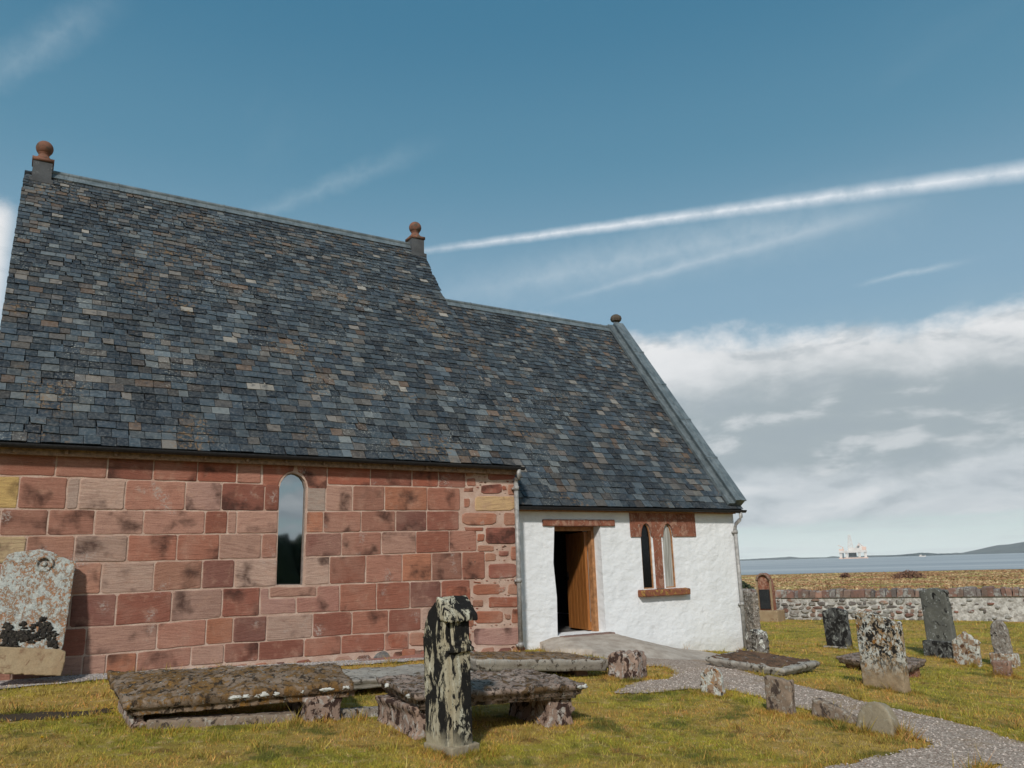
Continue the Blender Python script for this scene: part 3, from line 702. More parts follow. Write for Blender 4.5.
# lead covered skew on the east gable
mb = MB()
for sg, ye, in ((-1, YC-.15), (1, YBC+.15)):
    e = Vector((XV-.25, ye, ZEC+.11)); r_ = Vector((XV-.25, YR, ZRC+.10)); up = r_-e; L = up.length; up.normalize(); nrm = Vector((0, sg*up.z, abs(up.y))).normalized()
    nrm = Vector((0, -up.z, up.y)) if up.y > 0 else Vector((0, up.z, -up.y))
    mb.obox(e-nrm*.10, (.25, 0, 0), up*L, nrm*.22)
    mb.obox(e+nrm*.12+Vector((-.03, 0, 0)), (.31, 0, 0), up*L, nrm*.025)
    mb.tube([e+nrm*.145+Vector((.10, 0, 0)), e+up*L+nrm*.145+Vector((.10, 0, 0))], .018, 8)
    mb.obox(e-nrm*.02+Vector((-.15, 0, 0)), (.149, 0, 0), up*L, nrm*.062)
    for k in range(1, 5):
        mb.obox(e+up*(L*k/5)+nrm*.12+Vector((-.04, 0, 0)), (.33, 0, 0), up*.05, nrm*.036)
mb.build('gable_skew', mt_lead, chapel)

# chancel walls
o_ = lambda px, py, y=YC: (at_y(px, py, y).x, at_y(px, py, y).z)
dxl, dxr = o_(555.5, 580)[0], o_(603.2, 580)[0]; dzt = o_(580, 526)[1]; dzb = sillz
door_hole = [(dxl, dzb), (dxr, dzb), (dxr-.01, dzt), (dxl+.02, dzt), (dxl-.03, (dzt+dzb)/2+.3), (dxl+.015, (dzt+dzb)/2-.3)]
def lan(pl, pr, pb, ps, pt):
    xl, zb = o_(pl, pb); xr, _ = o_(pr, pb); zs = o_((pl+pr)/2, ps)[1]; zt = o_((pl+pr)/2, pt)[1]
    return (xl+xr)/2, xr-xl, zb, zs, zt
A1 = lan(644, 654.6, 589, 538, 523.5); A2 = lan(666, 676.6, 588, 538.6, 523.5)
# keep both lancets at one height and equal width
wA = (A1[1]+A2[1])/2; zbA = (A1[2]+A2[2])/2; zsA = (A1[3]+A2[3])/2; ztA = (A1[4]+A2[4])/2
L1 = lancet(A1[0], wA, zbA, zsA, ztA); L2 = lancet(A2[0], wA, zbA, zsA, ztA)
mb = MB(); plate(mb, [(XR-.06, -.7), (XW, -.7), (XW, ZEC-.02), (XR-.06, ZEC-.02)], [door_hole, L1, L2], YC, YC+.55)
mb.build('chancel_wall', mt_white, chapel)
mb = MB(); gable(mb, XW-.5, XW-.002, YC+.56, YBC, ZEC+.6, YR, ZRC-.1); mb.box((XR, YBC-.5, -.6), (XW-.51, YBC-.003, ZEC-.1)); mb.build('rear_wall', mt_white, chapel)
mb = MB(); mb.box((XR-.09, YC+.56, dzb-.12), (XW-.51, YBC-.51, dzb-.02)); mb.build('chapel_floor', mt_floor, chapel)
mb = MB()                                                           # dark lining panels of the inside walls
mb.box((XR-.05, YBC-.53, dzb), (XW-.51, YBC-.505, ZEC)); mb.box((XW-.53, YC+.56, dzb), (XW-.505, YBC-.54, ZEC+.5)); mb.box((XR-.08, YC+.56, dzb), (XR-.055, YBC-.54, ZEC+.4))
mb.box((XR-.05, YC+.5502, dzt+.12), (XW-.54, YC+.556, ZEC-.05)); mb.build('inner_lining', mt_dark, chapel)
# dressings
rgh = rough(.012, .012, .09)
mb = MB(); a_ = o_(542, 517); b_ = o_(614, 525.6); mb.box((a_[0], YC-.035, b_[1]-.012), (b_[0], YC+.3, dzt+.115), 0)
mb.build('door_lintel', mt_redtrim, chapel, mods=rgh)
mb = MB(); a_ = o_(629, 512); b_ = o_(695.6, 537)
zh0, zh1 = b_[1]+.01, ZEC-.03
e1 = [(x, z) for x, z in L1 if z > zh0]; e2 = [(x, z) for x, z in L2 if z > zh0]
def archgap(Lp):
    xs2 = [x for x, z in Lp]; c = (min(xs2)+max(xs2))/2; h = (max(xs2)-min(xs2))/2
    up_ = sorted([(x, z) for x, z in Lp if z > zh0+.004], key=lambda q: q[0]); return [(c-h, zh0)]+up_+[(c+h, zh0)]
outer = [(a_[0], zh0)]+archgap(L1)+archgap(L2)+[(b_[0], zh0), (b_[0], zh1), (a_[0], zh1)]
plate(mb, outer, [], YC-.022, YC+.14); mb.build('window_head', mt_redtrim, chapel)
mb = MB(); x0 = A1[0]+wA/2+.003; x1 = A2[0]-wA/2-.003
mb.add([(x0, YC+.20, zbA), (x0, YC+.05, zbA), (x0+.05, YC-.018, zbA), (x1-.05, YC-.018, zbA), (x1, YC+.05, zbA), (x1, YC+.20, zbA),
        (x0, YC+.20, zh0-.004), (x0, YC+.03, zh0-.004), (x0+.05, YC-.018, zh0-.004), (x1-.05, YC-.018, zh0-.004), (x1, YC+.03, zh0-.004), (x1, YC+.20, zh0-.004)],
       [(0, 1, 7, 6), (1, 2, 8, 7), (2, 3, 9, 8), (3, 4, 10, 9), (4, 5, 11, 10), (5, 0, 6, 11), (0, 5, 4, 3, 2, 1), (6, 7, 8, 9, 10, 11)])
mb.build('window_mullion', mt_redtrim, chapel)
mb = MB(); a_ = o_(638, 594); b_ = o_(686.5, 590); zt_ = zbA+.01
mb.add([(a_[0], YC-.12, zt_-.15), (b_[0], YC-.12, zt_-.15), (b_[0], YC+.3, zt_-.15), (a_[0], YC+.3, zt_-.15), (a_[0], YC-.12, zt_-.04), (b_[0], YC-.12, zt_-.04), (b_[0], YC+.3, zt_+.02), (a_[0], YC+.3, zt_+.02)],
       [(0, 3, 2, 1), (4, 5, 6, 7), (0, 1, 5, 4), (1, 2, 6, 5), (2, 3, 7, 6), (3, 0, 4, 7)])
mb.build('window_sill', mt_sill, chapel, mods=rgh)
def pane(Lp, y, mat_, lab, name='window', frame=True, fw=.022, fmat=None):
    fr = MB(); xs2 = [x for x, z in Lp]; zs2 = [z for x, z in Lp]; cx, cz = (min(xs2)+max(xs2))/2, (min(zs2)+max(zs2))/2
    hx, hz = (max(xs2)-min(xs2))/2, (max(zs2)-min(zs2))/2
    ins = [(cx+(x-cx)*(1-fw/hx), cz+(z-cz)*(1-fw/hz)) for x, z in Lp]
    plate(fr, Lp, [ins], y-.03, y+.01); fo = fr.build(name, fmat or mt_frame, chapel); fo['label'] = lab
    gl = MB(); plate(gl, ins, [], y-.006, y+.004); g_ = gl.build('pane', mat_, None)
    g_.parent = fo
    for v_ in g_.data.vertices: v_.co = v_.co-Vector(parent_loc(fo))
    return fo
# in the two-light window the left light is dark and the right one is a pale streaked pane
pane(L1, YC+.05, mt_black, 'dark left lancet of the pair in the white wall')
pane(L2, YC+.05, mt_pale_pane, 'pale right lancet of the pair in the white wall')
wn = [(x, z) for x, z in win]
pane(wn, .085, mt_glass, 'single lancet reflecting clouds in the red sandstone wall', fmat=simple('lead_grey_frame', (.20, .17, .15), .6), fw=.012)
# door: frame, leaf standing open inwards, threshold
mb = MB(); yf = YC+.20
mb.box((dxr-.075, yf, dzb), (dxr-.004, yf+.13, dzt-.004)); mb.box((dxl+.02, yf, dzt-.075), (dxr-.077, yf+.13, dzt-.004)); mb.box((dxl+.004, yf+.002, dzb), (dxl+.06, yf+.13, dzt-.078))
mb.build('door_frame', mt_frame, chapel)
mb = MB(); hinge = Vector((dxr-.085, yf+.13, dzb+.02)); ang = R_(101); wd = dxr-dxl-.16; u = Vector((-math.cos(ang), math.sin(ang), 0)); u = Vector((-math.cos(R_(102)), math.sin(R_(102)), 0)); nn = Vector((-u.y, u.x, 0))
hgt = dzt-dzb-.11; nb = 6
for k in range(nb): mb.obox(hinge+u*(wd*k/nb+.006)+nn*.0, u*(wd/nb-.012), (0, 0, hgt), nn*.042)
mb.obox(hinge+nn*(-.03), u*wd, (0, 0, .14), nn*.028); mb.obox(hinge+nn*(-.03)+Vector((0, 0, hgt-.16)), u*wd, (0, 0, .14), nn*.028)
mb.obox(hinge+nn*.043, u*.07, (0, 0, hgt), nn*.012)
dr = mb.build('door', mt_wood, chapel)
mb = MB(); q = hinge+u*(wd-.09)+nn*.045+Vector((0, 0, hgt*.5)); mb.obox(q, u*.05, (0, 0, .16), nn*.006); mb.tube([q+nn*.0+u*.025+Vector((0, 0, .08)), q+nn*.05+u*.025+Vector((0, 0, .08)), q+nn*.05-u*.07+Vector((0, 0, .08))], .009, 8)
h_ = mb.build('handle', mt_darkmetal, None); h_.parent = dr
for v_ in h_.data.vertices: v_.co = v_.co-Vector(parent_loc(dr))
mb = MB(); mb.box((dxl+.03, YC-.16, dzb-.14), (dxr+.10, YC+.54, dzb-.004)); mb.build('door_step', lichen('step_stone', (.24, .15, .12), (.19, .13, .11), [((.10, .08, .07), 14, .55, .1, 1.)], .4), chapel, mods=rough(.015, .012, .1))

# gutters, wallhead and downpipes
def gutter(x0, x1, y, z, r=.055):
    mb = MB(); n = 9; pr = [(y+r*math.cos(a), z+r*math.sin(a)) for a in [math.pi+i*math.pi/n for i in range(n+1)]]
    pr += [(y+r*.86*math.cos(a), z+r*.86*math.sin(a)) for a in [2*math.pi-i*math.pi/n for i in range(n+1)]]; k = len(pr)
    mb.add([(x0, a, b) for a, b in pr]+[(x1, a, b) for a, b in pr], [(i, (i+1) % k, k+(i+1) % k, k+i) for i in range(k)]+[tuple(range(k)), tuple(range(k, 2*k))])
    mb.box((x0, y+r+.002, z-.035), (x1, y+r+.03, z+.02))
    return mb.build('gutter', mt_darkmetal, chapel)
gutter(XL-.02, XR+.05, -.19, ZE-.005); gutter(XR+.08, XV+.03, YC-.19, ZEC-.005)
mb = MB(); mb.box((XL, -.10, ZE-.125), (XR-.04, -.024, ZE-.045))
x = XL+.3
while x < XR-.2: mb.box((x, -.14, ZE-.105), (x+.035, -.101, ZE-.035)); x += .56
mb.build('wallhead_course', mt_wallhead, chapel)
mb = MB(); mb.box((XR+.02, YC-.10, ZEC-.075), (XW-.02, YC-.004, ZEC-.03)); mb.build('eaves_board', mt_frame, chapel)
def downpipe(x, y, z0, z1, gz, gy, r=.038, gx=0):
    mb = MB(); mb.tube([(x+gx, gy, gz), (x+gx, gy, gz-.10), (x+gx*.7, gy+.02, gz-.15), (x+gx*.25, y-.02, z1+.08), (x, y, z1), (x, y, z1-.1)], r, 12)
    mb.tube([(x, y, z0), (x, y, z1)], r, 14)
    for zz in (z0+.02, (z0+z1)*.5-.3, z1-.12): mb.tube([(x, y, zz), (x, y, zz+.07)], r*1.28, 14); mb.box((x-.06, y+.01, zz+.01), (x+.06, y+.055, zz+.045))
    return mb.build('downpipe', mt_pipe, chapel, smooth=True)
a_ = at_y(522, 648, -.07); downpipe(XR-.055, -.085, a_.z, ZE-.27, ZE-.05, -.19)['label'] = 'downpipe between the red wall and the white wall'
downpipe(XW-.035, YC-.06, -.32, ZEC-.36, ZEC-.05, YC-.19, gx=.06)['label'] = 'downpipe at the far corner of the white wall'

# ------------------------------------------------------------ boundary wall of the churchyard
FEET = []                                   # footprints, so that longer grass grows round them
mt_rub, T = new_mat('rubble_stone'); P = T.n('TexCoord').outputs['Object']; tint = T.n('Attribute', {'attribute_name': 'tint'}).outputs['Color']
nz = T.noise(P, 6, 7, .7); l2 = T.noise(P, 3.1, 6, .7)
col = T.mix(T.ramp(nz, .35, .7, 0, .6), tint, (.10, .085, .075)); col = T.mix(T.ramp(l2, .52, .60, 0, .75), col, (.36, .36, .33))
finish(T, col, .92, nz, .7, .04, 0, .1)
mt_lime, T = new_mat('wall_lime'); P = T.n('TexCoord').outputs['Object']; nz = T.noise(P, 7, 7, .7)
finish(T, T.mix(T.ramp(nz, .38, .62), (.30, .28, .25), (.58, .56, .52)), .95, nz, .8, .05, 0, .1)
bw = root('boundary_wall', (27.2, 6.8, -.8), 'long low lime mortared rubble wall with upright cope stones across the churchyard', 'stone wall')
A_ = on_ground(790, 619.5); A_.z = 0; B_ = on_ground(1020, 622); B_.z = 0; dl = (B_-A_); LL = dl.length; dl.normalize(); nl = Vector((-dl.y, dl.x, 0)); nl = nl if nl.dot(CAM-A_) > 0 else -nl
S0, S1 = -16., LL+22.
def wtop(s): return float(np.interp(s, [-16, 0, LL, LL+22], [.62, .24, .30, .22]))
def wbase(s): q = A_+dl*s; return terrain(q.x, q.y)-.1
core = MB(); s = S0
while s < S1:
    p0 = A_+dl*s; b0 = wbase(s)
    core.obox((p0.x, p0.y, b0-.2), dl*1.0, -nl*.45, (0, 0, wtop(s+.5)-.24-b0+.2)); s += 1.0
rub = MB(); s = S0
def lump_quad(mb, s0, s1, z0, z1, t, c):
    k = 9; vs = []; pr = []
    for i in range(k):
        a = i*6.28318/k+rng.uniform(-.2, .2); e = .78 if rng.random() < .5 else 1.; ca, sa = math.cos(a), math.sin(a)
        q = max(abs(ca), abs(sa))**.55; pr.append((ca/q*e, sa/q*e))
    for f, off in ((1., -.02), (.92, t*.7), (.6, t)):
        for ca, sa in pr:
            P0 = A_+dl*((s0+s1)/2+ca*f*(s1-s0)/2)+nl*off; vs.append((P0.x, P0.y, (z0+z1)/2+sa*f*(z1-z0)/2))
    fs = [(i, (i+1) % k, k+(i+1) % k, k+i) for i in range(k)]+[(k+i, k+(i+1) % k, 2*k+(i+1) % k, 2*k+i) for i in range(k)]+[tuple(range(2*k, 3*k))]
    mb.add(vs, fs, 0, c)
def shade(c, lo, hi): k = rng.uniform(lo, hi); return tuple(x*k for x in c)
RC = [(.20, .17, .145), (.28, .25, .22), (.24, .12, .09), (.15, .13, .12), (.33, .31, .28), (.30, .19, .14), (.22, .20, .18)]
zrow = 0
for row in range(7):
    s = S0+rng.uniform(0, .3)
    while s < S1:
        wd = rng.uniform(.12, .46); sparse = smooth(LL*.45, LL*.75, s); hh = rng.uniform(.10, .2)
        zb_ = wbase(s)+.05+row*.15+rng.uniform(-.03, .03)
        if zb_+hh < wtop(s)-.24 and rng.random() > .35*sparse:
            lump_quad(rub, s, s+wd*(1-.35*sparse), zb_, zb_+hh*(1-.3*sparse), rng.uniform(.02, .07), shade(rng.choice(RC), .8, 1.2))
        s += wd+rng.uniform(.01, .05)+.12*sparse
core.build('wall_core', mt_lime, bw); rub.build('rubble_face', mt_rub, bw, colattr=True)
cope = MB(); s = S0
while s < S1:
    wd = rng.uniform(.13, .30); h_ = rng.uniform(.24, .34); zt_ = wtop(s)-.24; tl = rng.uniform(-.04, .08); p0 = A_+dl*s+nl*.06+Vector((0, 0, zt_))
    c = shade(rng.choice([(.25, .14, .11), (.22, .15, .12), (.29, .17, .13), (.18, .15, .14)]), .75, 1.25)
    w2_ = -nl*.56; a0 = p0; a1 = p0+dl*(wd-.015); up = Vector((0, 0, h_))+dl*tl; ins = dl*.02
    P = [a0, a1, a1+w2_, a0+w2_]; Q = [a0+up*.85, a1+up*.85, a1+w2_+up*.85, a0+w2_+up*.85]; T2 = [a0+up+ins-nl*.07, a1+up-ins-nl*.07, a1+w2_+up-ins+nl*.07, a0+w2_+up+ins+nl*.07]
    cope.add(P+Q+T2, [(0, 1, 5, 4), (1, 2, 6, 5), (2, 3, 7, 6), (3, 0, 4, 7), (4, 5, 9, 8), (5, 6, 10, 9), (6, 7, 11, 10), (7, 4, 8, 11), (8, 9, 10, 11)], 0, c); s += wd
cope.build('cope_stones', mt_rub, bw, colattr=True)

# ------------------------------------------------------------ gravestones
GR = 'gravestones in the churchyard'
mt_ls = lichen('lichened_sandstone', (.33, .235, .14), (.25, .15, .09), [((.30, .16, .07), 7, .50, .06, 3.), (WHITE_L, 9, .50, .05, 1.), (BLACK_L, 12, .55, .03, 6.)], .6)
mt_black = lichen('blackened_stone', (.11, .11, .105), (.05, .05, .05), [((.24, .25, .23), 12, .53, .05, 2.), (BLACK_L, 8, .46, .08, 5.)], .6)
mt_slateg = lichen('grey_green_stone', (.15, .15, .13), (.10, .10, .09), [((.34, .35, .33), 15, .58, .04, 2.), (BLACK_L, 7, .57, .05, 5.)], .5)
mt_pink = lichen('pink_sandstone', (.30, .18, .13), (.22, .13, .10), [((.34, .31, .27), 14, .55, .06, 2.), ((.07, .05, .04), 9, .58, .05, 5.)], .5)
mt_grit = lichen('speckled_grey_stone', (.26, .22, .18), (.19, .16, .135), [((.42, .39, .35), 26, .52, .04, 2.), (BLACK_L, 22, .57, .04, 5.)], .7, 40)
mt_whitish = lichen('white_crusted_stone', (.34, .23, .15), (.27, .18, .12), [(WHITE_L, 11, .47, .06, 2.), (ORANGE_L, 12, .58, .05, 4.), (BLACK_L, 18, .58, .04, 5.), ((.12, .06, .035), 9, .60, .03, 7.)], .6)
mt_stump = lichen('dark_capped_stone', (.36, .25, .19), (.27, .19, .15), [((.42, .38, .34), 14, .52, .06, 2.), ((.05, .028, .022), 9, .52, .04, 5.), ((.05, .03, .022), 22, .58, .03, 7.)], .6)
mt_brown = lichen('brown_gritty_stone', (.27, .20, .145), (.20, .15, .11), [((.34, .30, .25), 22, .54, .06, 2.), ((.075, .055, .045), 11, .54, .05, 5.)], .6)
mt_zebra = lichen('black_and_cream_stone', (.36, .31, .21), (.42, .38, .28), [((.52, .49, .38), 12, .50, .10, 1.), ((.014, .013, .012), 8.5, .475, .03, 6.), ((.014, .013, .012), 26, .55, .03, 2.)], .5, 55, True, (.06, .20), .38)
mt_big = lichen('mottled_cream_stone', (.36, .27, .17), (.30, .21, .12), [(WHITE_L, 16, .47, .05, 1.), (ORANGE_L, 9, .57, .06, 3.), ((.022, .02, .018), 16, .52, .03, 6.), ((.022, .02, .018), 34, .57, .02, 2.)], .5, 55, True, (.10, .50))
mt_big2 = lichen('grey_and_white_stone', (.20, .18, .16), (.14, .13, .12), [(WHITE_L, 7, .52, .05, 1.), ((.03, .028, .025), 9, .55, .04, 6.)], .6)
mt_lean = lichen('orange_and_white_lichen_stone', (.30, .20, .13), (.25, .15, .09), [((.33, .17, .09), 11, .47, .06, 3.), ((.46, .47, .43), 12, .49, .05, 1.), ((.40, .41, .38), 40, .50, .04, 8.), ((.06, .05, .045), 24, .63, .03, 6.)], .6, 55)
mt_tan = lichen('tan_sandstone', (.36, .27, .165), (.30, .205, .12), [((.24, .15, .09), 8, .55, .1, 3.)], .5)
mt_smooth = lichen('plain_buff_stone', (.30, .25, .17), (.25, .205, .14), [((.36, .33, .26), 14, .55, .1, 3.)], .3)
mt_moss = lichen('mossy_slab', (.27, .20, .145), (.20, .14, .095), [((.17, .095, .036), 6, .46, .10, 3.), ((.29, .15, .04), 13, .54, .08, 2.), ((.05, .034, .022), 14, .53, .06, 6.), ((.36, .35, .31), 26, .59, .04, 8.)], 1., 90)
mt_moss2 = lichen('brown_mossy_slab', (.34, .26, .21), (.24, .175, .14), [((.13, .080, .040), 9, .50, .08, 3.), ((.055, .040, .030), 16, .53, .06, 6.), ((.38, .36, .33), 26, .57, .05, 8.)], 1., 90)
mt_greyslab = lichen('grey_ledger_stone', (.38, .35, .30), (.28, .25, .215), [((.07, .058, .045), 11, .55, .06, 2.), ((.10, .075, .05), 6, .58, .06, 3.), ((.36, .36, .33), 18, .58, .05, 8.)], .6, 45)
mt_brownslab = lichen('brown_turfed_ledger', (.15, .09, .055), (.115, .065, .042), [((.32, .31, .29), 8, .60, .05, 1.), ((.07, .05, .035), 10, .52, .08, 6.)], .8, 45)
mt_crust = lichen('white_lichen_crust', (.60, .60, .56), (.48, .47, .43), [((.3, .27, .2), 30, .6, .1, 1.)], .5)

OUT = {
 'flat': [(-.5, 0), (.5, 0), (.5, .98), (.46, 1), (-.46, 1), (-.5, .98)],
 'round': [(-.5, 0), (.5, 0), (.5, .55)]+[(.5*math.cos(a), .55+.45*math.sin(a)) for a in [math.pi*i/14 for i in range(1, 14)]]+[(-.5, .55)],
 'low_round': [(-.5, 0), (.5, 0)]+[(.5*math.cos(a), .15+.85*math.sin(a)) for a in [math.pi*i/16 for i in range(0, 17)]],
 'shoulder': [(-.5, 0), (.5, 0), (.5, .90), (.44, .94), (.30, .955), (.20, .985), (0, 1.0), (-.20, .985), (-.30, .955), (-.44, .94), (-.5, .90)],
 'scroll': [(-.5, 0), (.5, 0), (.47, .86), (.50, .91), (.44, .965), (.34, .955), (.24, .97), (.12, .998), (0, 1.0), (-.12, .998), (-.24, .97), (-.34, .955), (-.44, .965), (-.5, .91), (-.47, .86)],
 'gablet': [(-.5, 0), (.5, 0), (.5, .66), (.56, .68), (.5, .76), (.30, .80), (.20, .90), (.06, .93), (0, 1), (-.06, .93), (-.20, .88), (-.34, .78), (-.5, .72), (-.5, .6)],
 'broken': [(-.5, 0), (.5, 0), (.5, .84), (.46, .89), (.38, .87), (.2, .93), (.05, .95), (-.12, .99), (-.38, 1.), (-.47, .985), (-.5, .95)],
 'slant': [(-.5, 0), (.5, 0), (.5, .93), (.3, .90), (.12, .97), (-.2, .98), (-.5, 1.0)],
 'twin': [(-.5, 0), (.5, 0), (.52, .6), (.46, .9), (.36, .97), (.12, .88), (-.05, .93), (-.12, .80), (-.2, .95), (-.34, .9), (-.5, .82)],
 'stub': [(-.5, 0), (.5, 0), (.48, .55), (.36, .88), (.1, 1.), (-.2, .98), (-.42, .80), (-.5, .4)],
 'hump': [(-.5, 0), (.5, 0), (.5, .3), (.3, .55), (.05, .8), (-.2, .95), (-.36, 1.0), (-.46, .95), (-.5, .6)],
}
def solve(fn, target, lo, hi):
    flo = fn(lo)-target
    for _ in range(50):
        mid = (lo+hi)/2; v_ = fn(mid)-target
        if (v_ > 0) == (flo > 0): lo = mid; flo = v_
        else: hi = mid
    return (lo+hi)/2
def stone_frame(pxL, pxR, pyR, pyT, az=90, side=None, thick=.12):
    """where a headstone stands: near right foot, face direction, width, height and thickness in metres"""
    q = on_ground(pxR, pyR); d = Vector((math.cos(R_(az)), math.sin(R_(az)), 0)); back = Vector((d.y, -d.x, 0)); back = back if back.dot(q-CAM) > 0 else -back
    wd = solve(lambda t: proj(q+d*t)[0], pxL, .02, 4)
    ht = solve(lambda t: proj(q+d*wd/2+Vector((0, 0, t)))[1], pyT, .02, 4)
    th = solve(lambda t: proj(q+back*t)[0], side, .02, .6) if side else thick
    return q, d, back, wd, ht, th
def headstone(pxL, pxR, pyR, pyT, shape, mat_, label, az=90, side=None, thick=.12, roll=0, tip=0, base=None, extra=None, amp=.018, vox=.016, bury=.12, cat='gravestone', group=GR, name='gravestone', detail=None):
    q, d, back, wd, ht, th = stone_frame(pxL, pxR, pyR, pyT, az, side, thick)
    org = q+d*wd/2+back*th/2
    r = root(name, tuple(org), label, cat, group)
    U = -d; N = -back; Z = Vector((0, 0, 1))
    Z2 = (Z*math.cos(R_(tip))-N*math.sin(R_(tip))); N2 = N*math.cos(R_(tip))+Z*math.sin(R_(tip))
    Ur = U*math.cos(R_(roll))-Z2*math.sin(R_(roll)); Zr = Z2*math.cos(R_(roll))+U*math.sin(R_(roll))
    zb_ = 0.
    if base:
        bh, bo = base; zb_ = bh
        mb = MB(); mb.obox(org-U*(wd/2+bo)-N*(th/2+bo)-Z*bury, U*(wd+2*bo), N*(th+2*bo), Z*(bh+bury)); mb.build('plinth', mat_ if not extra else extra, r, mods=rough(vox, amp*.7, .1))
    mb = MB(); O = OUT[shape]; n = len(O)
    def P(u, v, k): return org+Ur*(u*wd)+Zr*(zb_+(v*(ht-zb_)) if v > 0 else zb_-(.03 if base else bury))+N2*k
    mb.add([P(u, v, th/2) for u, v in O]+[P(u, v, -th/2) for u, v in O], [tuple(range(n)), tuple(range(2*n-1, n-1, -1))]+[(i, (i+1) % n, n+(i+1) % n, n+i) for i in range(n)])
    mb.build('slab', mat_, r, mods=rough(vox, amp, .11))
    if detail: detail(r, lambda u, v, k: P(u, v, th/2+k), Ur, Zr, N2, wd, ht)
    for k in range(5):
        c = q+d*(wd*k/4); FEET.append((c.x, c.y, .16))
        c = c+back*th; FEET.append((c.x, c.y, .14))
    return r

def top_slab(corners, thick, prof, dome=0., amp=.01, n=(44, 24), seed=0.):
    """corners FL, FR, BR, BL of the upper face; prof = (inset, drop) steps down the edge"""
    FL, FR, BR, BL = [Vector(c) for c in corners]; mb = MB(); a, b = n; idx = {}
    def pt(u, v): return (FL*(1-u)+FR*u)*(1-v)+(BL*(1-u)+BR*u)*v
    C_ = pt(.5, .5)
    def wob(p, k): q = p*6+Vector((seed, seed, 0)); return amp*(noise.noise(q)+.6*noise.noise(q*2.7)+.4*noise.noise(q*6))*k
    for j in range(b+1):
        for i in range(a+1):
            u, v = i/a, j/b; p = pt(u, v); e = min(u, 1-u, (v)*.5, (1-v)*.5)
            p = p+Vector((0, 0, wob(p, 1.6)+dome*smooth(0, .22, e)*(1+.7*noise.noise(p*3.1))))
            if e == 0: p = p+(p-C_).normalized()*wob(p*1.5, 1.3)
            mb.v.append(tuple(p)); mb.c.append((1, 1, 1)); idx[(i, j)] = len(mb.v)-1
    for j in range(b):
        for i in range(a): mb.f.append((idx[(i, j)], idx[(i+1, j)], idx[(i+1, j+1)], idx[(i, j+1)])); mb.m.append(0)
    ringk = [(i, 0) for i in range(a)]+[(a, j) for j in range(b)]+[(i, b) for i in range(a, 0, -1)]+[(0, j) for j in range(b, 0, -1)]
    prev = [idx[k] for k in ringk]; m_ = len(prev)
    sz = (FR-FL).length; sw = (BL-FL).length
    for ins, drop in prof+[(prof[-1][0], thick)]:
        cur = []
        for (i, j) in ringk:
            u, v = i/a, j/b; u2 = .5+(u-.5)*(1-2*ins/sz); v2 = .5+(v-.5)*(1-2*ins/sw); p = pt(u2, v2)
            p = p+Vector((0, 0, -drop)); out = (p-C_); out.z = 0; p = p+out.normalized()*wob(p*1.3, 1.3)+Vector((0, 0, wob(p, .5)))
            mb.v.append(tuple(p)); mb.c.append((1, 1, 1)); cur.append(len(mb.v)-1)
        for k in range(m_): mb.f.append((prev[k], cur[k], cur[(k+1) % m_], prev[(k+1) % m_])); mb.m.append(0)
        prev = cur
    mb.f.append(tuple(prev)); mb.m.append(0)
    return mb
def blob(mb, c, rx, ry, rz, seed, amp=.3):
    c = Vector(c); vs = []; fs = []; A, B = 12, 7
    for j in range(1, B):
        for i in range(A):
            th = math.pi*j/B; ph = 6.28318*i/A; d = Vector((math.sin(th)*math.cos(ph), math.sin(th)*math.sin(ph), math.cos(th)))
            k = 1+amp*noise.noise(d*1.7+Vector((seed, seed*2, 0))); vs.append(c+Vector((d.x*rx*k, d.y*ry*k, d.z*rz*k)))
    vs += [c+Vector((0, 0, rz)), c-Vector((0, 0, rz))]; n = len(vs)
    for j in range(B-2):
        for i in range(A): fs.append((j*A+i, j*A+(i+1) % A, (j+1)*A+(i+1) % A, (j+1)*A+i))
    fs += [(n-2, (i+1) % A, i) for i in range(A)]+[(n-1, (B-2)*A+i, (B-2)*A+(i+1) % A) for i in range(A)]
    mb.add(vs, fs)

# leaning headstone against the chapel wall, left
def lp(px, py, dy=0.): return at_y(px, py, -.47+.33*(650-py)/100+dy)
r = root('gravestone', tuple(lp(30, 674)), 'tall lichened headstone with a carved ring, leaning on the red chapel wall', 'gravestone', GR)
def extr(mb, pts, back):
    n = len(pts); mb.add(pts+[p+back for p in pts], [tuple(range(n)), tuple(range(2*n-1, n-1, -1))]+[(i, (i+1) % n, n+(i+1) % n, n+i) for i in range(n)])
mb = MB(); extr(mb, [lp(*p) for p in [(-8, 644), (-8, 640), (1, 566), (7.5, 554), (16, 551.5), (28, 550.5), (41, 549), (52, 551.5), (64, 557.5), (76, 561.5), (75.5, 566), (63.5, 646), (60, 652)]], Vector((0, .10, -.03)))
s_ = mb.build('slab', mt_lean, r, mods=rough(.013, .014, .1))
mb = MB(); extr(mb, [lp(*p) for p in [(-16, 650), (-14, 646), (60, 649), (66, 652), (65, 660), (61, 676), (-14, 673)]], Vector((0, .16, 0)))
for i, v_ in enumerate(mb.v): mb.v[i] = (v_[0], v_[1]-.03, v_[2])
mb.build('plinth', mt_tan, r, mods=rough(.014, .014, .12))
mb = MB(); c = lp(44, 564, -.012); pts = [c+Vector((.085*math.cos(a), -.0, .085*math.sin(a))) for a in [i*6.28318/28 for i in range(29)]]
mb.tube(pts, .021, 8, caps=False); blob(mb, c, .035, .02, .035, 1, .1); mb.build('carved_ring', mt_lean, r, smooth=True)
mb = MB()
for i in range(90):
    t = rng.random(); px = 2+t*54; py = 640-8*math.sin(t*9+.5)*rng.random()+rng.uniform(-9, 8)+(-8 if 20 < px < 45 else 0); q = lp(px, py, -.008); blob(mb, q, rng.uniform(.015, .04), .006, rng.uniform(.010, .035), i, 1.4)
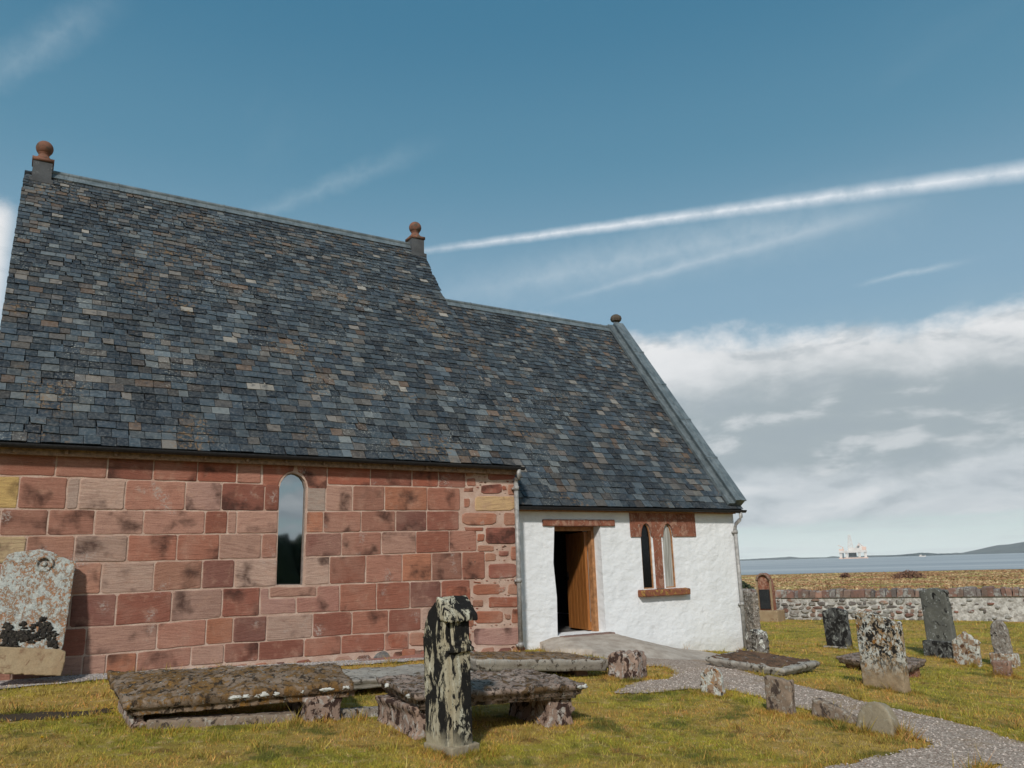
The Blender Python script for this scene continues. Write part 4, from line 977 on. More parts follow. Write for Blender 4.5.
mb.build('dark_moss', lichen('dark_moss_crust', (.030, .026, .022), (.05, .04, .032), [((.10, .09, .07), 30, .56, .05, 2.)], .8), r, smooth=True)

# table tombs
TG = 'table tombs beside the chapel'
def leg_profile(mb, x0, x1, z0, z1, y0, y1, kind):
    if kind == 'block':
        pr = [(x0, z0), (x1, z0), (x1, z0+(z1-z0)*.42), (x1-.02, z0+(z1-z0)*.48), (x1-.02, z0+(z1-z0)*.8), (x1+.01, z1-.03), (x1+.01, z1), (x0-.01, z1), (x0-.01, z1-.03), (x0+.02, z0+(z1-z0)*.8), (x0+.02, z0+(z1-z0)*.48), (x0, z0+(z1-z0)*.42)]
    else:
        h = z1-z0; pr = [(x0, z0), (x1+.02, z0), (x1+.03, z0+.18*h), (x1-.02, z0+.28*h), (x1-.05, z0+.45*h), (x1-.06, z0+.58*h), (x1-.01, z0+.63*h), (x1-.01, z0+.72*h), (x1-.05, z0+.74*h), (x1-.05, z1), (x0+.05, z1), (x0+.05, z0+.6*h), (x0, z0+.2*h)]
    n = len(pr); mb.add([(x, y0, z) for x, z in pr]+[(x, y1, z) for x, z in pr], [tuple(range(n)), tuple(range(2*n-1, n-1, -1))]+[(i, (i+1) % n, n+(i+1) % n, n+i) for i in range(n)])
# 1 mossy table, left
c1 = [at_z(125, 702, .485), at_z(354, 682, .52), at_z(335, 662.5, .61), at_z(107, 671.5, .64)]
t1 = root('table_tomb', (2.1, -3.0, .2), 'low table tomb whose thick slab is covered in orange brown moss, left foreground', 'table tomb', TG)
top_slab(c1, .14, [(-.005, .02), (.0, .07), (.035, .085), (.045, .13)], .05, .015, (90, 50), 3.).build('slab', mt_moss, t1, smooth=True)
mb = MB(); e = c1[0]; leg_profile(mb, e.x+.01, e.x+.22, .05, e.z-.11, e.y+.06, e.y+1.05, 'scroll'); mb.build('support', mt_stump, t1, mods=rough(.015, .014, .1))
mb = MB(); e = c1[1]; leg_profile(mb, e.x-.44, e.x-.08, .0, e.z-.11, e.y+.08, e.y+.75, 'block'); mb.build('support', mt_stump, t1, mods=rough(.015, .014, .1))
mb = MB()
for px, py, a in [(233, 697, .07), (243, 696, .06), (254, 694, .04), (262, 694, .05), (274, 692, .045), (299, 688.5, .025), (322, 686, .05), (329, 685.6, .05), (344, 683.5, .03), (348, 681, .025)]:
    u = (px-125)/(354-125); p = c1[0]*(1-u)+c1[1]*u; mb = MB(); blob(mb, (p.x, p.y+.012, p.z-.045), a, .022, .014+.010*rng.random(), px, 1.1)
    mb.build('lichen_crust', mt_crust, t1, smooth=True)
for c in ((e.x-.3, e.y), (e.x-.15, e.y+.1)): FEET.append((c[0], c[1], .25))
FEET += [(c1[0].x+.1, c1[0].y+.1, .25), (c1[0].x-.05, c1[0].y+.5, .25)]
# stone kerb lying under it
def bar(pxs, dz, hgt, wid, label, mat_, name='kerb_stone', cat='fallen stone', tilt=0.):
    (ax_, ay_), (bx_, by_) = pxs; a = on_ground(ax_, ay_); b = on_ground(bx_, by_); d = (b-a); back = Vector((-d.y, d.x, 0)).normalized()
    r = root(name, tuple((a+b)/2), label, cat, 'loose stones lying at the table tombs')
    mb = MB(); mb.obox(a-Vector((0, 0, .06)), d, back*wid, Vector((0, 0, hgt+.06))+back*tilt); mb.build('stone', mat_, r, mods=rough(.015, .02, .12)); return r
bar([(146, 730), (296, 722)], 0, .075, .2, 'long low stone lying in the grass under the mossy table tomb', mt_brown)
# 2 grey ledger table between the mossy tomb and the wall
c2 = [Vector((3.02, -2.70, .375)), Vector((4.9, -2.70, .345)), Vector((4.9, -1.80, .365)), Vector((3.02, -1.80, .395))]
t2 = root('table_tomb', (3.9, -2.2, .15), 'grey flat topped table tomb half hidden between the mossy tomb and the red wall', 'table tomb', TG)
top_slab(c2, .10, [(0, .02), (.03, .045), (.04, .08)], .01, .010, (60, 30), 8.).build('slab', mt_greyslab, t2, smooth=True)
for x in (3.2, 4.5):
    mb = MB(); leg_profile(mb, x, x+.26, .05, .28, -2.6, -1.9, 'block'); mb.build('support', mt_pink, t2, mods=rough(.016, .014, .1))
bar([(340, 719), (388, 716)], 0, .08, .16, 'short grey stone in the grass between the two front table tombs', mt_grit)
# 3 centre table
c3 = [at_z(415, 695, .50), at_z(586, 683, .445), at_z(531, 669, .49), at_z(377, 677, .545)]
t3 = root('table_tomb', (4.0, -4.5, .1), 'table tomb with moulded edge and scrolled foot behind the black and cream standing stone', 'table tomb', TG)
top_slab(c3, .14, [(-.005, .02), (.0, .045), (.035, .06), (.04, .10), (.07, .115)], .012, .014, (80, 44), 12.).build('slab', mt_moss2, t3, smooth=True)
e = c3[1]; mb = MB(); leg_profile(mb, e.x-.40, e.x-.04, -.05, e.z-.12, e.y+.12, e.y+.85, 'scroll'); mb.build('support', mt_stump, t3, mods=rough(.014, .012, .09))
e0 = c3[0]; mb = MB(); leg_profile(mb, e0.x+.05, e0.x+.40, -.02, e0.z-.12, e0.y+.10, e0.y+1.0, 'block'); mb.build('support', mt_stump, t3, mods=rough(.014, .012, .09))
mb = MB()
for px, py in [(386, 690), (584, 683), (578, 684), (409, 697)]:
    u = (px-415)/(586-415); p = c3[0]*(1-u)+c3[1]*u if u >= 0 else c3[0].lerp(c3[3], min(1, -u*4)); mb = MB(); blob(mb, (p.x, p.y, p.z-.03), .03, .02, .02, px, 1.)
    mb.build('lichen_crust', mt_crust, t3, smooth=True)
FEET += [(e.x-.2, e.y+.1, .3), (e0.x+.2, e0.y+.1, .3), (e.x-.05, e.y+.4, .2)]
# 4 table near the door
c4 = [Vector((5.0, -2.62, .455)), Vector((7.0, -2.72, .295)), Vector((6.9, -1.75, .33)), Vector((4.95, -1.66, .485))]
t4 = root('table_tomb', (6.0, -2.2, .1), 'low mossy table tomb between the white wall downpipe and the pink stump', 'table tomb', TG)
top_slab(c4, .14, [(0, .03), (.01, .07), (.04, .11)], .0, .010, (60, 30), 18.).build('slab', mt_greyslab, t4, smooth=True)
cc = sum(c4, Vector())/4; top_slab([c.lerp(cc, .06)+Vector((0, 0, .008)) for c in c4], .02, [(0, .01)], .03, .012, (60, 30), 33.).build('moss_cover', mt_moss, t4, smooth=True)
for x in (5.2, 6.55):
    mb = MB(); leg_profile(mb, x, x+.24, -.02, .26 if x > 6 else .36, -2.5, -1.95, 'block'); mb.build('support', mt_pink, t4, mods=rough(.016, .014, .1))
# 5 ledger slab right of the path
c5 = [at_z(706, 657, .07), at_z(784, 669, -.035), at_z(819, 661.5, -.065), at_z(742, 650.5, .03)]
t5 = root('ledger_slab', tuple(sum(c5, Vector())/4-Vector((0, 0, .12))), 'large tilted ledger slab grown over with brown turf beside the white wall corner', 'grave slab')
top_slab(c5, .12, [(-.01, .03), (.0, .06), (.05, .10)], .0, .012, (60, 40), 24.).build('slab', mt_greyslab, t5, smooth=True)
cc = sum(c5, Vector())/4; top_slab([c.lerp(cc, .12)+(c5[0]-cc)*.03+Vector((0, 0, .012)) for c in c5], .03, [(0, .01)], .045, .02, (60, 40), 28.).build('turf_cover', mt_brownslab, t5, smooth=True)
mb = MB(); q = c5[2]*.3+c5[1]*.3+c5[0]*.2+c5[3]*.2; mb.obox((q.x-.35, q.y-.3, -.5), (.5, 0, 0), (0, .7, 0), (0, 0, q.z-.10+.5)); mb.build('support', mt_pink, t5, mods=rough(.02, .014, .1))
# 6 low table behind the big stone
q = on_ground(846, 664); c6 = [at_z(836, 656.5, q.z+.26), at_z(905, 669, q.z+.20), at_z(926, 659, q.z+.24), at_z(864, 651, q.z+.28)]
t6 = root('table_tomb', tuple(sum(c6, Vector())/4-Vector((0, 0, .3))), 'low dark table tomb partly hidden behind the tall mottled cream headstone', 'table tomb', TG)
top_slab(c6, .10, [(0, .03), (.03, .07)], .01, .010, (40, 24), 30.).build('slab', mt_moss2, t6, smooth=True)
for f in (.12, .86):
    p = c6[0].lerp(c6[1], f).lerp(c6[3].lerp(c6[2], f), .2); p2 = c6[0].lerp(c6[1], f).lerp(c6[3].lerp(c6[2], f), .8); u = (p2-p).normalized(); v_ = Vector((u.y, -u.x, 0))
    mb = MB(); mb.obox(p-v_*.1-Vector((0, 0, .45)), v_*.2, (p2-p), (0, 0, .37)); mb.build('support', mt_redtrim, t6, mods=rough(.02, .012, .1))

# the black and cream stone in the middle: broad face to the left, moulded edge towards us
qn = on_ground(474, 752); az_ = R_(101)
d = Vector((math.cos(az_), math.sin(az_), 0)); e_ = Vector((d.y, -d.x, 0))        # d: along the broad face away from us, e_: to the right
k_ = solve(lambda t: proj(qn-e_*t)[0], 448.5, .02, .8); wd_ = solve(lambda t: proj(qn-e_*k_+d*t)[0], 425.5, .02, 1.6); wd_ = min(wd_, .74)
ht_ = solve(lambda t: proj(qn-e_*k_+d*.1+Vector((0, 0, t)))[1], 600, .2, 2.5)
st = root('gravestone', tuple(qn-e_*k_/2+d*wd_/2), 'narrow black and cream headstone seen edge on before the centre table tomb', 'gravestone', GR)
o = qn-e_*k_; zv = Vector((0, 0, 1)); ln = -e_*math.sin(R_(1.5))+zv*math.cos(R_(1.5))
mb = MB(); pr = [(0, -.1), (wd_, -.1), (wd_*1.0, ht_*.74), (wd_*.92, ht_*.84), (wd_*.72, ht_*.93), (wd_*.45, ht_*.985), (wd_*.2, ht_*1.0), (.0, ht_*.95)]
extr(mb, [o+d*a+ln*b for a, b in pr], e_*k_*.80)
mb.build('slab', mt_zebra, st, mods=rough(.013, .012, .1))
mb = MB()                                                                    # pilaster on the edge with a small capital
mb.obox(o+e_*k_*.15-d*.045+ln*.0, e_*k_*.70, d*.06, ln*ht_*.86); mb.obox(o+e_*k_*.08-d*.07+ln*ht_*.655, e_*k_*.86, d*.08, ln*.035); mb.obox(o+e_*k_*.11-d*.058+ln*ht_*.70, e_*k_*.80, d*.07, ln*.03)
mb.build('pilaster', mt_zebra, st, mods=rough(.009, .006, .1))
mb = MB(); cp = [(-.10, ht_*.86), (wd_*.35, ht_*.90), (wd_*.35, ht_*1.01), (.05, ht_*1.035), (-.08, ht_*.955)]
extr(mb, [o-e_*.02+d*a+ln*b for a, b in [(-.085, ht_*.855), (.06, ht_*.87), (wd_*.30, ht_*.97), (wd_*.26, ht_*1.025), (.05, ht_*1.015), (-.075, ht_*.90)]], e_*(k_+.05)); mb.build('moulded_cap', mt_zebra, st, mods=rough(.010, .012, .08))
mb = MB(); mb.obox(o-e_*.012-d*.06-zv*.12, e_*(k_+.024), d*(wd_+.08), zv*.20); mb.build('plinth', mt_smooth, st, mods=rough(.012, .014, .1))
for k in range(6): c = o+d*(wd_*k/5); FEET.append((c.x, c.y, .16)); c = o+e_*k_; FEET.append((c.x, c.y-.05, .2))

headstone(608, 638, 681, 650.5, 'twin', mt_stump, 'squat broken pink stump with dark lichen, below the open door', 115, thick=.30, amp=.05, vox=.018)
headstone(701, 723, 697, 667.5, 'stub', mt_whitish, 'small rounded stone white on one side, alone beside the gravel path', 112, side=726, amp=.04)
headstone(767, 793, 717, 677, 'slant', mt_brown, 'small square topped brown stone in front of the gravel path', 100, side=797.5, amp=.03)
headstone(812, 854, 725, 701, 'hump', mt_brown, 'broken low ridge of stone sinking into grass beside the rounded buff stone', 100, thick=.10, amp=.03)
headstone(856, 893, 738, 703, 'low_round', mt_smooth, 'plain buff stone with a half round top, nearest of all on the right', 95, side=901, amp=.012, tip=12)
headstone(863, 905, 694, 612, 'broken', mt_big, 'tall mottled cream headstone with a broken sloping top and a pale edge', 93, side=912, amp=.020, roll=0)
headstone(827, 851, 650, 608, 'shoulder', mt_black, 'black weathered headstone standing alone on a thin grey base', 96, thick=.12, roll=-3, base=(.06, .06), extra=mt_greyslab)
headstone(929, 957, 660, 588, 'scroll', mt_slateg, 'tall grey green headstone with a scrolled top on a dark heavy plinth', 94, side=961, roll=-1.5, base=(.36, .07), extra=mt_black, vox=.02)
headstone(954, 980, 668, 631, 'gablet', mt_whitish, 'short white crusted stone with a pointed top right of the tall grey green headstone', 94, thick=.12, roll=2)
headstone(996, 1013, 668, 620, 'round', mt_grit, 'speckled grey headstone on a whitish plinth near the right edge', 94, thick=.14, roll=-1.5, base=(.26, .07), extra=mt_whitish, vox=.02)
headstone(994, 1011, 678, 661, 'flat', mt_pink, 'knee high reddish stone in front of the speckled grey headstone', 97, thick=.14, amp=.03)
# behind the white corner
headstone(738, 757, 645, 588, 'slant', mt_grit, 'tall rough grey headstone just behind the corner of the white wall', 80, thick=.16, amp=.05)
headstone(746, 760, 654, 630, 'stub', mt_big2, 'small white crusted lump of stone at the foot of the corner headstone', 80, thick=.25, amp=.08)

# memorial with a dark plaque before the boundary wall
def mdetail(r, P, U, Z, N, wd, ht):
    mb = MB(); a = P(-.34, .04, .03); mb.obox(a, U*wd*.68, Z*ht*.40, N*.02); mb.build('plaque', lichen('bronze_plaque', (.022, .024, .026), (.03, .032, .034), [((.09, .09, .085), 30, .60, .06, 2.)], .3), r)
    mb = MB()
    for s_ in (-1, 1): mb.obox(P(-.5 if s_ < 0 else .40, 0, 0), U*wd*.10, Z*ht*.66, N*.06)
    mb.build('pilaster', mt_tan, r)
    mb = MB(); mb.tube([P(.42*math.cos(a), .80+.17*math.sin(a), .05) for a in [math.pi*i/14 for i in range(15)]], .05, 8); mb.build('arch_moulding', mt_pink, r, smooth=True)
headstone(760, 775, 621.5, 573, 'round', mt_redtrim, 'arched reddish memorial with a dark plaque standing against the boundary wall', 107, thick=.3, base=(.42, .22), extra=mt_tan, vox=.03, amp=.02, cat='memorial', name='memorial', group=None, detail=mdetail)

# bush beyond the wall
mt_leaf = simple('dark_bush_leaf', (.035, .045, .018), .8, 0, 4, .6)
def bush(px, py, dist, rx, rz, n, label, name='bush', cat='bush', group=None, mat_=None):
    d_ = ray(px, py); hl = math.hypot(d_.x, d_.y); q = CAM+d_*(dist/hl); z0 = terrain(q.x, q.y)
    mb = MB()
    for i in range(n):
        th = rng.uniform(0, 6.28); rr_ = rng.random()**.5; k = rng.random(); e = (1-k*k)**.5
        c = Vector((q.x+math.cos(th)*rr_*rx*e, q.y+math.sin(th)*rr_*rx*e*.8, z0+k*rz*(1+.3*noise.noise((th, rr_*2, px))))); a = Vector((rng.uniform(-1, 1), rng.uniform(-1, 1), rng.uniform(-1, 1))).normalized(); b = a.orthogonal().normalized(); s_ = rng.uniform(.05, .12)*(1+dist/120)
        mb.add([c-a*s_, c+b*s_*.6, c+a*s_, c-b*s_*.6], [(0, 1, 2, 3)])
    o = mb.build(name, mat_ or mt_leaf, None, recalc=False); o['label'] = label; o['category'] = cat
    if group: o['group'] = group
    return o
bush(741, 570, 62, 1.4, 1.0, 900, 'dark green bush in the field just right of the white wall')
mt_rust = simple('bracken_leaf', (.17, .085, .05), .9, 0, 4, .5)
BG = 'clumps of brown scrub in the far pasture'
bush(845, 578, 150, 1.1, .8, 250, 'smaller clump of brown scrub below the oil rig', 'scrub', 'scrub', BG, mt_rust)
bush(908, 577, 140, 3.0, 1.0, 700, 'wide clump of reddish brown scrub above the boundary wall', 'scrub', 'scrub', BG, mt_rust)

# ------------------------------------------------------------ oil rig at anchor
mt_rw = simple('rig_white_paint', (.62, .58, .54), .6, 0, .05, .12); mt_ro = simple('rig_pinkish_paint', (.60, .42, .34), .6, 0, .05, .2); mt_rd = simple('rig_dark_steel', (.10, .12, .14), .6, .2, .05, .3)  # two pale paints and a darker steel colour
DR = 2500.; d_ = ray(854, 558); hl = math.hypot(d_.x, d_.y); hv = Vector((d_.x, d_.y, 0))/hl; RO = Vector((CAM.x, CAM.y, 0))+hv*DR; RO.z = -3.0
ru = Vector((hv.y, -hv.x, 0)); S_ = .93*proj((CAM+hv*DR))[2]/FPX
rig = root('oil_rig', tuple(RO), 'pale oil drilling rig with a tall derrick out on the water', 'oil rig')
def rb(mb, x0, x1, z0, z1, y0=-8, y1=8): mb.obox(RO+ru*(x0*S_)+hv*(y0*S_)+Vector((0, 0, z0*S_)), ru*((x1-x0)*S_), hv*((y1-y0)*S_), (0, 0, (z1-z0)*S_))
for x0 in (-14, -8.2, 4.5, 10.4):
    for y0 in (-7, 5): mb = MB(); rb(mb, x0, x0+2.6, -1.2, 7, y0, y0+2.6); mb.build('leg', mt_rw, rig)
for y0 in (-8, 4): mb = MB(); rb(mb, -15, 14, -1.4, 1.2, y0, y0+4); mb.build('pontoon', mt_ro, rig)
mb = MB(); rb(mb, -14.5, 13.5, 6.2, 8.6); rb(mb, -5, 9, 8.6, 11.2, -5, 6); rb(mb, 3, 10.5, 11.2, 13.2, -4, 4); mb.build('deck', mt_rw, rig)
for q in ((-14, -9, 8.6, 10.4, -6, 6), (9.1, 13.2, 8.7, 12.2, -5, 5), (5, 7, 13.3, 14.6)): mb = MB(); rb(mb, *q); mb.build('cabin_block', mt_ro, rig)
mb = MB(); rb(mb, -5, 3, 1.5, 6.2, -3, 3); mb.build('drill_floor', mt_rd, rig); mb = MB(); rb(mb, -11, -9.6, 1, 6.2, -9, -8); mb.build('riser', mt_rd, rig)
mb = MB(); bw_, tw_ = 2.6, .9
for sx in (-1, 1):
    for sy in (-1, 1):
        mb.tube([RO+ru*((-2.2+sx*bw_)*S_)+hv*(sy*bw_*S_)+Vector((0, 0, 11.2*S_)), RO+ru*((-2.2+sx*tw_)*S_)+hv*(sy*tw_*S_)+Vector((0, 0, 25*S_))], .42*S_, 6)
for k in range(8):
    f = k/7; wv = bw_+(tw_-bw_)*f; z_ = 11.2+13.8*f
    rb(mb, -2.2-wv, -2.2+wv, z_, z_+.45, -wv, wv)
    if k < 7:
        w2 = bw_+(tw_-bw_)*(k+1)/7; z2 = 11.2+13.8*(k+1)/7; sg = 1 if k % 2 else -1
        mb.tube([RO+ru*((-2.2-sg*wv)*S_)-hv*(wv*S_)+Vector((0, 0, z_*S_)), RO+ru*((-2.2+sg*w2)*S_)-hv*(w2*S_)+Vector((0, 0, z2*S_))], .3*S_, 6)
mb.build('derrick', mt_rw, rig)
for x0, x1, zt_ in ((-10, -14.5, 14.5), (10.5, 6, 16.5)):
    mb = MB(); rb(mb, x0-.5, x0+.5, 8.6, 12.5, -1, 0); mb.tube([RO+ru*(x0*S_)+Vector((0, 0, 12.3*S_)), RO+ru*(x1*S_)+Vector((0, 0, zt_*S_))], .32*S_, 6); mb.build('crane', mt_ro, rig)
mb = MB(); rb(mb, -20, -13, -.4, 1.4, -2, 2); mb2 = mb
SV = RO+ru*(66*S_)
boat = root('ship', tuple(SV), 'tiny white vessel on the far water right of the oil rig', 'ship')
mb = MB(); hullp = [(-3.4, .9), (-2.8, -.1), (2.8, -.1), (3.6, 1.0), (2.2, .9)]
extr(mb, [SV+ru*(a*S_)+Vector((0, 0, b*S_))-hv*3 for a, b in hullp], hv*7); mb.build('hull', mt_rw, boat)
mb = MB(); mb.obox(SV+ru*(-2.6*S_)-hv*2+Vector((0, 0, .8*S_)), ru*2*S_, hv*5, (0, 0, 1.2*S_)); mb.build('wheelhouse', mt_rw, boat)

# dark woodland added behind the viewer to darken the chapel window's reflection
mb = MB()
for i in range(130):
    x = -70+i*.95+rng.uniform(-.3, .3); y = -58+rng.uniform(-3, 3)+abs(x)*.1; blob(mb, (x, y, terrain(x, y)+1.2), rng.uniform(1.8, 2.6), rng.uniform(1.6, 2.4), 5.2+1.0*noise.noise((x*.1, 3, 1))+rng.uniform(0, .4), i, .35)
    for k in range(2): blob(mb, (x+rng.uniform(-1, 1), y+2, terrain(x, y)+.2), 1.6, 1.4, 1.6, i+.5, 1.)
o = mb.build('unseen_woodland', mt_wood_far, None, smooth=True); stuff(o); o['label'] = 'added dark belt of low trees out of view, mirrored at the foot of the chapel window'; o['category'] = 'trees'

# ------------------------------------------------------------ grass
mt_soil_shade, T = new_mat('soil_and_shade_strip'); P = T.n('NewGeometry').outputs['Position']; nz = T.noise(P, 40, 6, .7)
finish(T, T.mix(nz, (.03, .02, .012), (.09, .06, .035)), .95, nz, .9, .03)
SOIL_SHADE = [gp(-20, 716), gp(40, 713), gp(85, 712), gp(112, 708), gp(112, 714), gp(60, 719), gp(-20, 723)]  # dark strip: brown soil and the turf step's shade painted as one
sheet('soil_and_shade_strip', SOIL_SHADE, mt_soil_shade, .006, .04)
nprng = np.random.default_rng(4)
GX0, GX1, GY0, GY1, GS = -3., 16., -10., 4., .05
mw, mh = int((GX1-GX0)/GS), int((GY1-GY0)/GS)
block_ = np.zeros((mw, mh), bool)
for i in range(mw):
    for j in range(mh):
        x, y = GX0+(i+.5)*GS, GY0+(j+.5)*GS
        if inside((x, y), RAMP) or inside((x, y), STRIP) or inside((x, y), SOIL_SHADE): block_[i, j] = True
        elif inside((x+.06*noise.noise((x*2.5, y*2.5, 7)), y+.06*noise.noise((x*2.5, y*2.5, 7))), PATH): block_[i, j] = True
slabs2 = [[(v_.x, v_.y) for v_ in c] for c in (c2,)]
def allowed(x, y):
    if y > -.02 and XL-.5 < x < XR: return False
    if y > YC-.02 and XR-.1 < x < XW+.02: return False
    i, j = int((x-GX0)/GS), int((y-GY0)/GS)
    if 0 <= i < mw and 0 <= j < mh and block_[i, j]: return False
    return True
pts = []
N1 = 500000
r_ = 4.6*np.exp(nprng.random(N1)*math.log(41/4.6)); th_ = np.radians(nprng.uniform(-7, 71, N1))
for r0, t0 in zip(r_, th_):
    x, y = r0*math.sin(t0), -11.6+r0*math.cos(t0)
    if allowed(x, y) and (y+11.6)*.56+x*.83 < 31.5+4: pts.append((x, y, r0, 0))
for fx, fy, fr in FEET:
    for k in range(330):
        a = rng.uniform(0, 6.28318); q = fr*(.3+.9*rng.random()**1.4); x, y = fx+math.cos(a)*q, fy+math.sin(a)*q
        if allowed(x, y) or rng.random() < .2: pts.append((x, y, 9, 1))
# ragged longer fringe where turf meets gravel
edge_ = np.zeros_like(block_); edge_[1:-1, 1:-1] = ~block_[1:-1, 1:-1] & (block_[2:, 1:-1] | block_[:-2, 1:-1] | block_[1:-1, 2:] | block_[1:-1, :-2])
for i, j in zip(*np.nonzero(edge_)):
    for k in range(16): pts.append((GX0+(i+.5)*GS+rng.gauss(0, .045), GY0+(j+.5)*GS+rng.gauss(0, .045), 9, 1))
P0 = np.array([(x, y, terrain(x, y), r0, e) for x, y, r0, e in pts]); n = len(P0)
clump = np.array([noise.noise((x*4.5, y*4.5, 2.)) for x, y in P0[:, :2]]); dry = np.array([noise.noise((x*1.3, y*1.3, 9.)) for x, y in P0[:, :2]])
hgt_ = (.014+.022*nprng.random(n)**1.8)*(1+.9*np.clip(clump, -.8, 1)+1.6*(clump > .42))*(1+.9*P0[:, 4]*nprng.random(n))*(1+.012*P0[:, 3])
hw = (.0022+.0020*nprng.random(n))*(1+.10*np.clip(P0[:, 3]-5, 0, 40)); a = nprng.random(n)*6.28318; b = nprng.random(n)*6.28318; ln_ = hgt_*(.2+.9*nprng.random(n))
base = P0[:, :3].copy(); base[:, 2] -= .004
sd = np.stack([np.cos(a)*hw, np.sin(a)*hw, np.zeros(n)], 1); tip = np.stack([np.cos(b)*ln_, np.sin(b)*ln_, hgt_], 1)
co = np.empty((n, 3, 3)); co[:, 0] = base-sd; co[:, 1] = base+sd; co[:, 2] = base+tip
me = bpy.data.meshes.new('grass'); me.vertices.add(3*n); me.vertices.foreach_set('co', co.ravel()); me.loops.add(3*n); me.loops.foreach_set('vertex_index', np.arange(3*n, dtype=np.int32))
me.polygons.add(n); me.polygons.foreach_set('loop_start', np.arange(0, 3*n, 3, dtype=np.int32)); me.polygons.foreach_set('loop_total', np.full(n, 3, np.int32)); me.update(); me.validate()
at = me.color_attributes.new('tint', 'FLOAT_COLOR', 'POINT'); br = nprng.uniform(.65, 1.35, n); tn = np.where((nprng.random(n) < .22+.35*dry)[:, None], np.array([1.25, 1.0, 1.1]), np.array([.90, 1.04, .85]))*br[:, None]; tn[P0[:, 4] > 0] *= np.array([.95, .88, .85])
tn = np.hstack([tn, np.ones((n, 1))]).astype(np.float32); at.data.foreach_set('color', np.repeat(tn, 3, axis=0).ravel())
me.materials.append(mt_blade); gr_o = bpy.data.objects.new('grass', me); COL.objects.link(gr_o); stuff(gr_o); gr_o['label'] = 'short yellowing turf grass growing over the churchyard'; gr_o['category'] = 'grass'

# rough pasture tussocks beyond the wall
NT_ = 60000; s_a = 30+nprng.random(NT_)**1.3*200; th_ = np.radians(nprng.uniform(43, 72, NT_))
xs_, ys_ = s_a*np.sin(th_), -11.6+s_a*np.cos(th_); zz_ = np.array([terrain(x, y) for x, y in zip(xs_, ys_)]); k_n = np.array([noise.noise((x*.12, y*.12, 3)) for x, y in zip(xs_, ys_)])
beyond = (xs_*.83+ys_*.56) > 29.5; xs_, ys_, zz_, s_a, k_n = xs_[beyond], ys_[beyond], zz_[beyond], s_a[beyond], k_n[beyond]; n = len(xs_)
h2 = (.04+.16*nprng.random(n)**2)*(1+1.2*k_n); w2 = .02+.0016*s_a; a = nprng.random(n)*6.28318
base = np.stack([xs_, ys_, zz_-.02], 1); sd = np.stack([np.cos(a)*w2, np.sin(a)*w2, np.zeros(n)], 1); tip = np.stack([nprng.normal(0, .08, n), nprng.normal(0, .08, n), h2], 1)
co = np.empty((n, 3, 3)); co[:, 0] = base-sd; co[:, 1] = base+sd; co[:, 2] = base+tip
me = bpy.data.meshes.new('pasture_grass'); me.vertices.add(3*n); me.vertices.foreach_set('co', co.ravel()); me.loops.add(3*n); me.loops.foreach_set('vertex_index', np.arange(3*n, dtype=np.int32))
me.polygons.add(n); me.polygons.foreach_set('loop_start', np.arange(0, 3*n, 3, dtype=np.int32)); me.polygons.foreach_set('loop_total', np.full(n, 3, np.int32)); me.update(); me.validate()
at = me.color_attributes.new('tint', 'FLOAT_COLOR', 'POINT'); kk = np.clip((k_n*2.2+.5+nprng.normal(0, .09, n)), 0, .999); kk = np.where(s_a < 48, .05+.2*nprng.random(n), kk)
pal = np.array([(.34, .30, .11), (.55, .42, .23), (.46, .31, .17), (.33, .19, .10)])[(kk*4).astype(int)]*nprng.uniform(.85, 1.12, n)[:, None]
at.data.foreach_set('color', np.repeat(np.hstack([pal, np.ones((n, 1))]).astype(np.float32), 3, axis=0).ravel())
mt_past, T = new_mat('dry_pasture_blades'); finish(T, T.n('Attribute', {'attribute_name': 'tint'}).outputs['Color'], .9, spec=.1)
me.materials.append(mt_past); o = bpy.data.objects.new('pasture_grass', me); COL.objects.link(o); stuff(o); o['label'] = 'long dry golden grass in the field beyond the boundary wall'; o['category'] = 'grass'

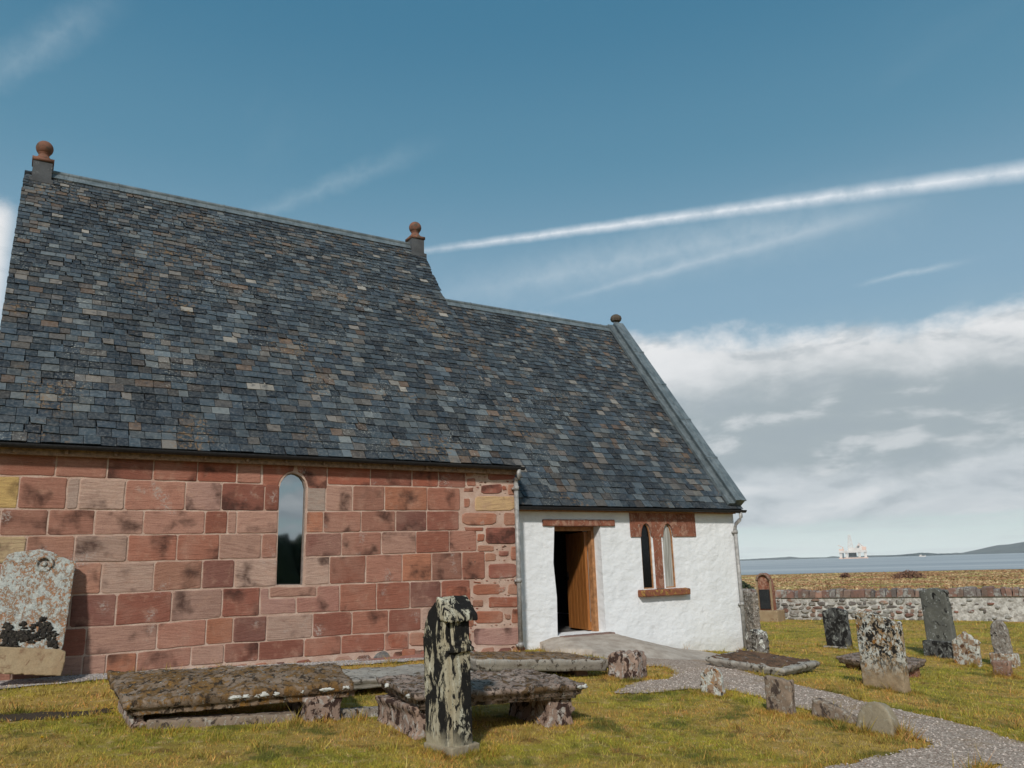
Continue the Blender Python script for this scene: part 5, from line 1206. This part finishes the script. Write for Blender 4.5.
# pebbles loose on the gravel and on the chippings
mb = MB(); cnt = 0
bi = np.argwhere(block_)
for k in range(9000):
    i, j = bi[rng.randrange(len(bi))]; x, y = GX0+(i+rng.random())*GS, GY0+(j+rng.random())*GS
    if inside((x, y), RAMP) or inside((x, y), SOIL_SHADE): continue
    s_ = rng.uniform(.006, .016); z = terrain(x, y)+.012; a = rng.uniform(0, 6.28); ca, sa = math.cos(a)*s_, math.sin(a)*s_
    mb.add([(x+ca, y+sa, z), (x-sa*.8, y+ca*.8, z), (x-ca, y-sa, z), (x+sa*.8, y-ca*.8, z), (x+ca*.2, y, z+s_*.7)], [(0, 1, 4), (1, 2, 4), (2, 3, 4), (3, 0, 4)])
o = mb.build('pebbles', mt_pebble, None); stuff(o); o['label'] = 'loose pebbles scattered over the gravel path and wall foot chippings'; o['category'] = 'gravel'

# one dandelion in the turf
q = on_ground(41, 743); fl = root('dandelion', tuple(q), 'single yellow dandelion in the turf at lower left', 'flower')
mb = MB(); mb.tube([q, q+Vector((.004, 0, .035))], .003, 6); mb.build('stem', simple('flower_stem', (.08, .12, .03)), fl)
mb = MB()
for k in range(22):
    a = k*.6; c = q+Vector((.004, 0, .036)); d = Vector((math.cos(a), math.sin(a), .35+.5*(k % 3))).normalized()*.020; sdv = Vector((-math.sin(a), math.cos(a), 0))*.004
    mb.add([c-sdv, c+sdv, c+d+sdv, c+d-sdv], [(0, 1, 2, 3)])
mb.build('petals', simple('yellow_petals', (.62, .40, .02)), fl, recalc=False)

# ------------------------------------------------------------ air
mt_hz = bpy.data.materials.new('haze'); mt_hz.use_nodes = True; T = NT(mt_hz.node_tree)
vol = T.n('VolumePrincipled', Color=(.96, 1.0, 1.0), Density=HAZE); vol.inputs['Anisotropy'].default_value = -.3
T.t.links.new(vol.outputs[0], T.n('OutputMaterial').inputs[1])
if HAZE > 0:
    mb = MB(); mb.box((-9400, -9400, -600), (9400, 9400, 190)); o = mb.build('haze', mt_hz); stuff(o); o['label'] = 'thin sea haze softening the far shore and hills'; o['category'] = 'haze'
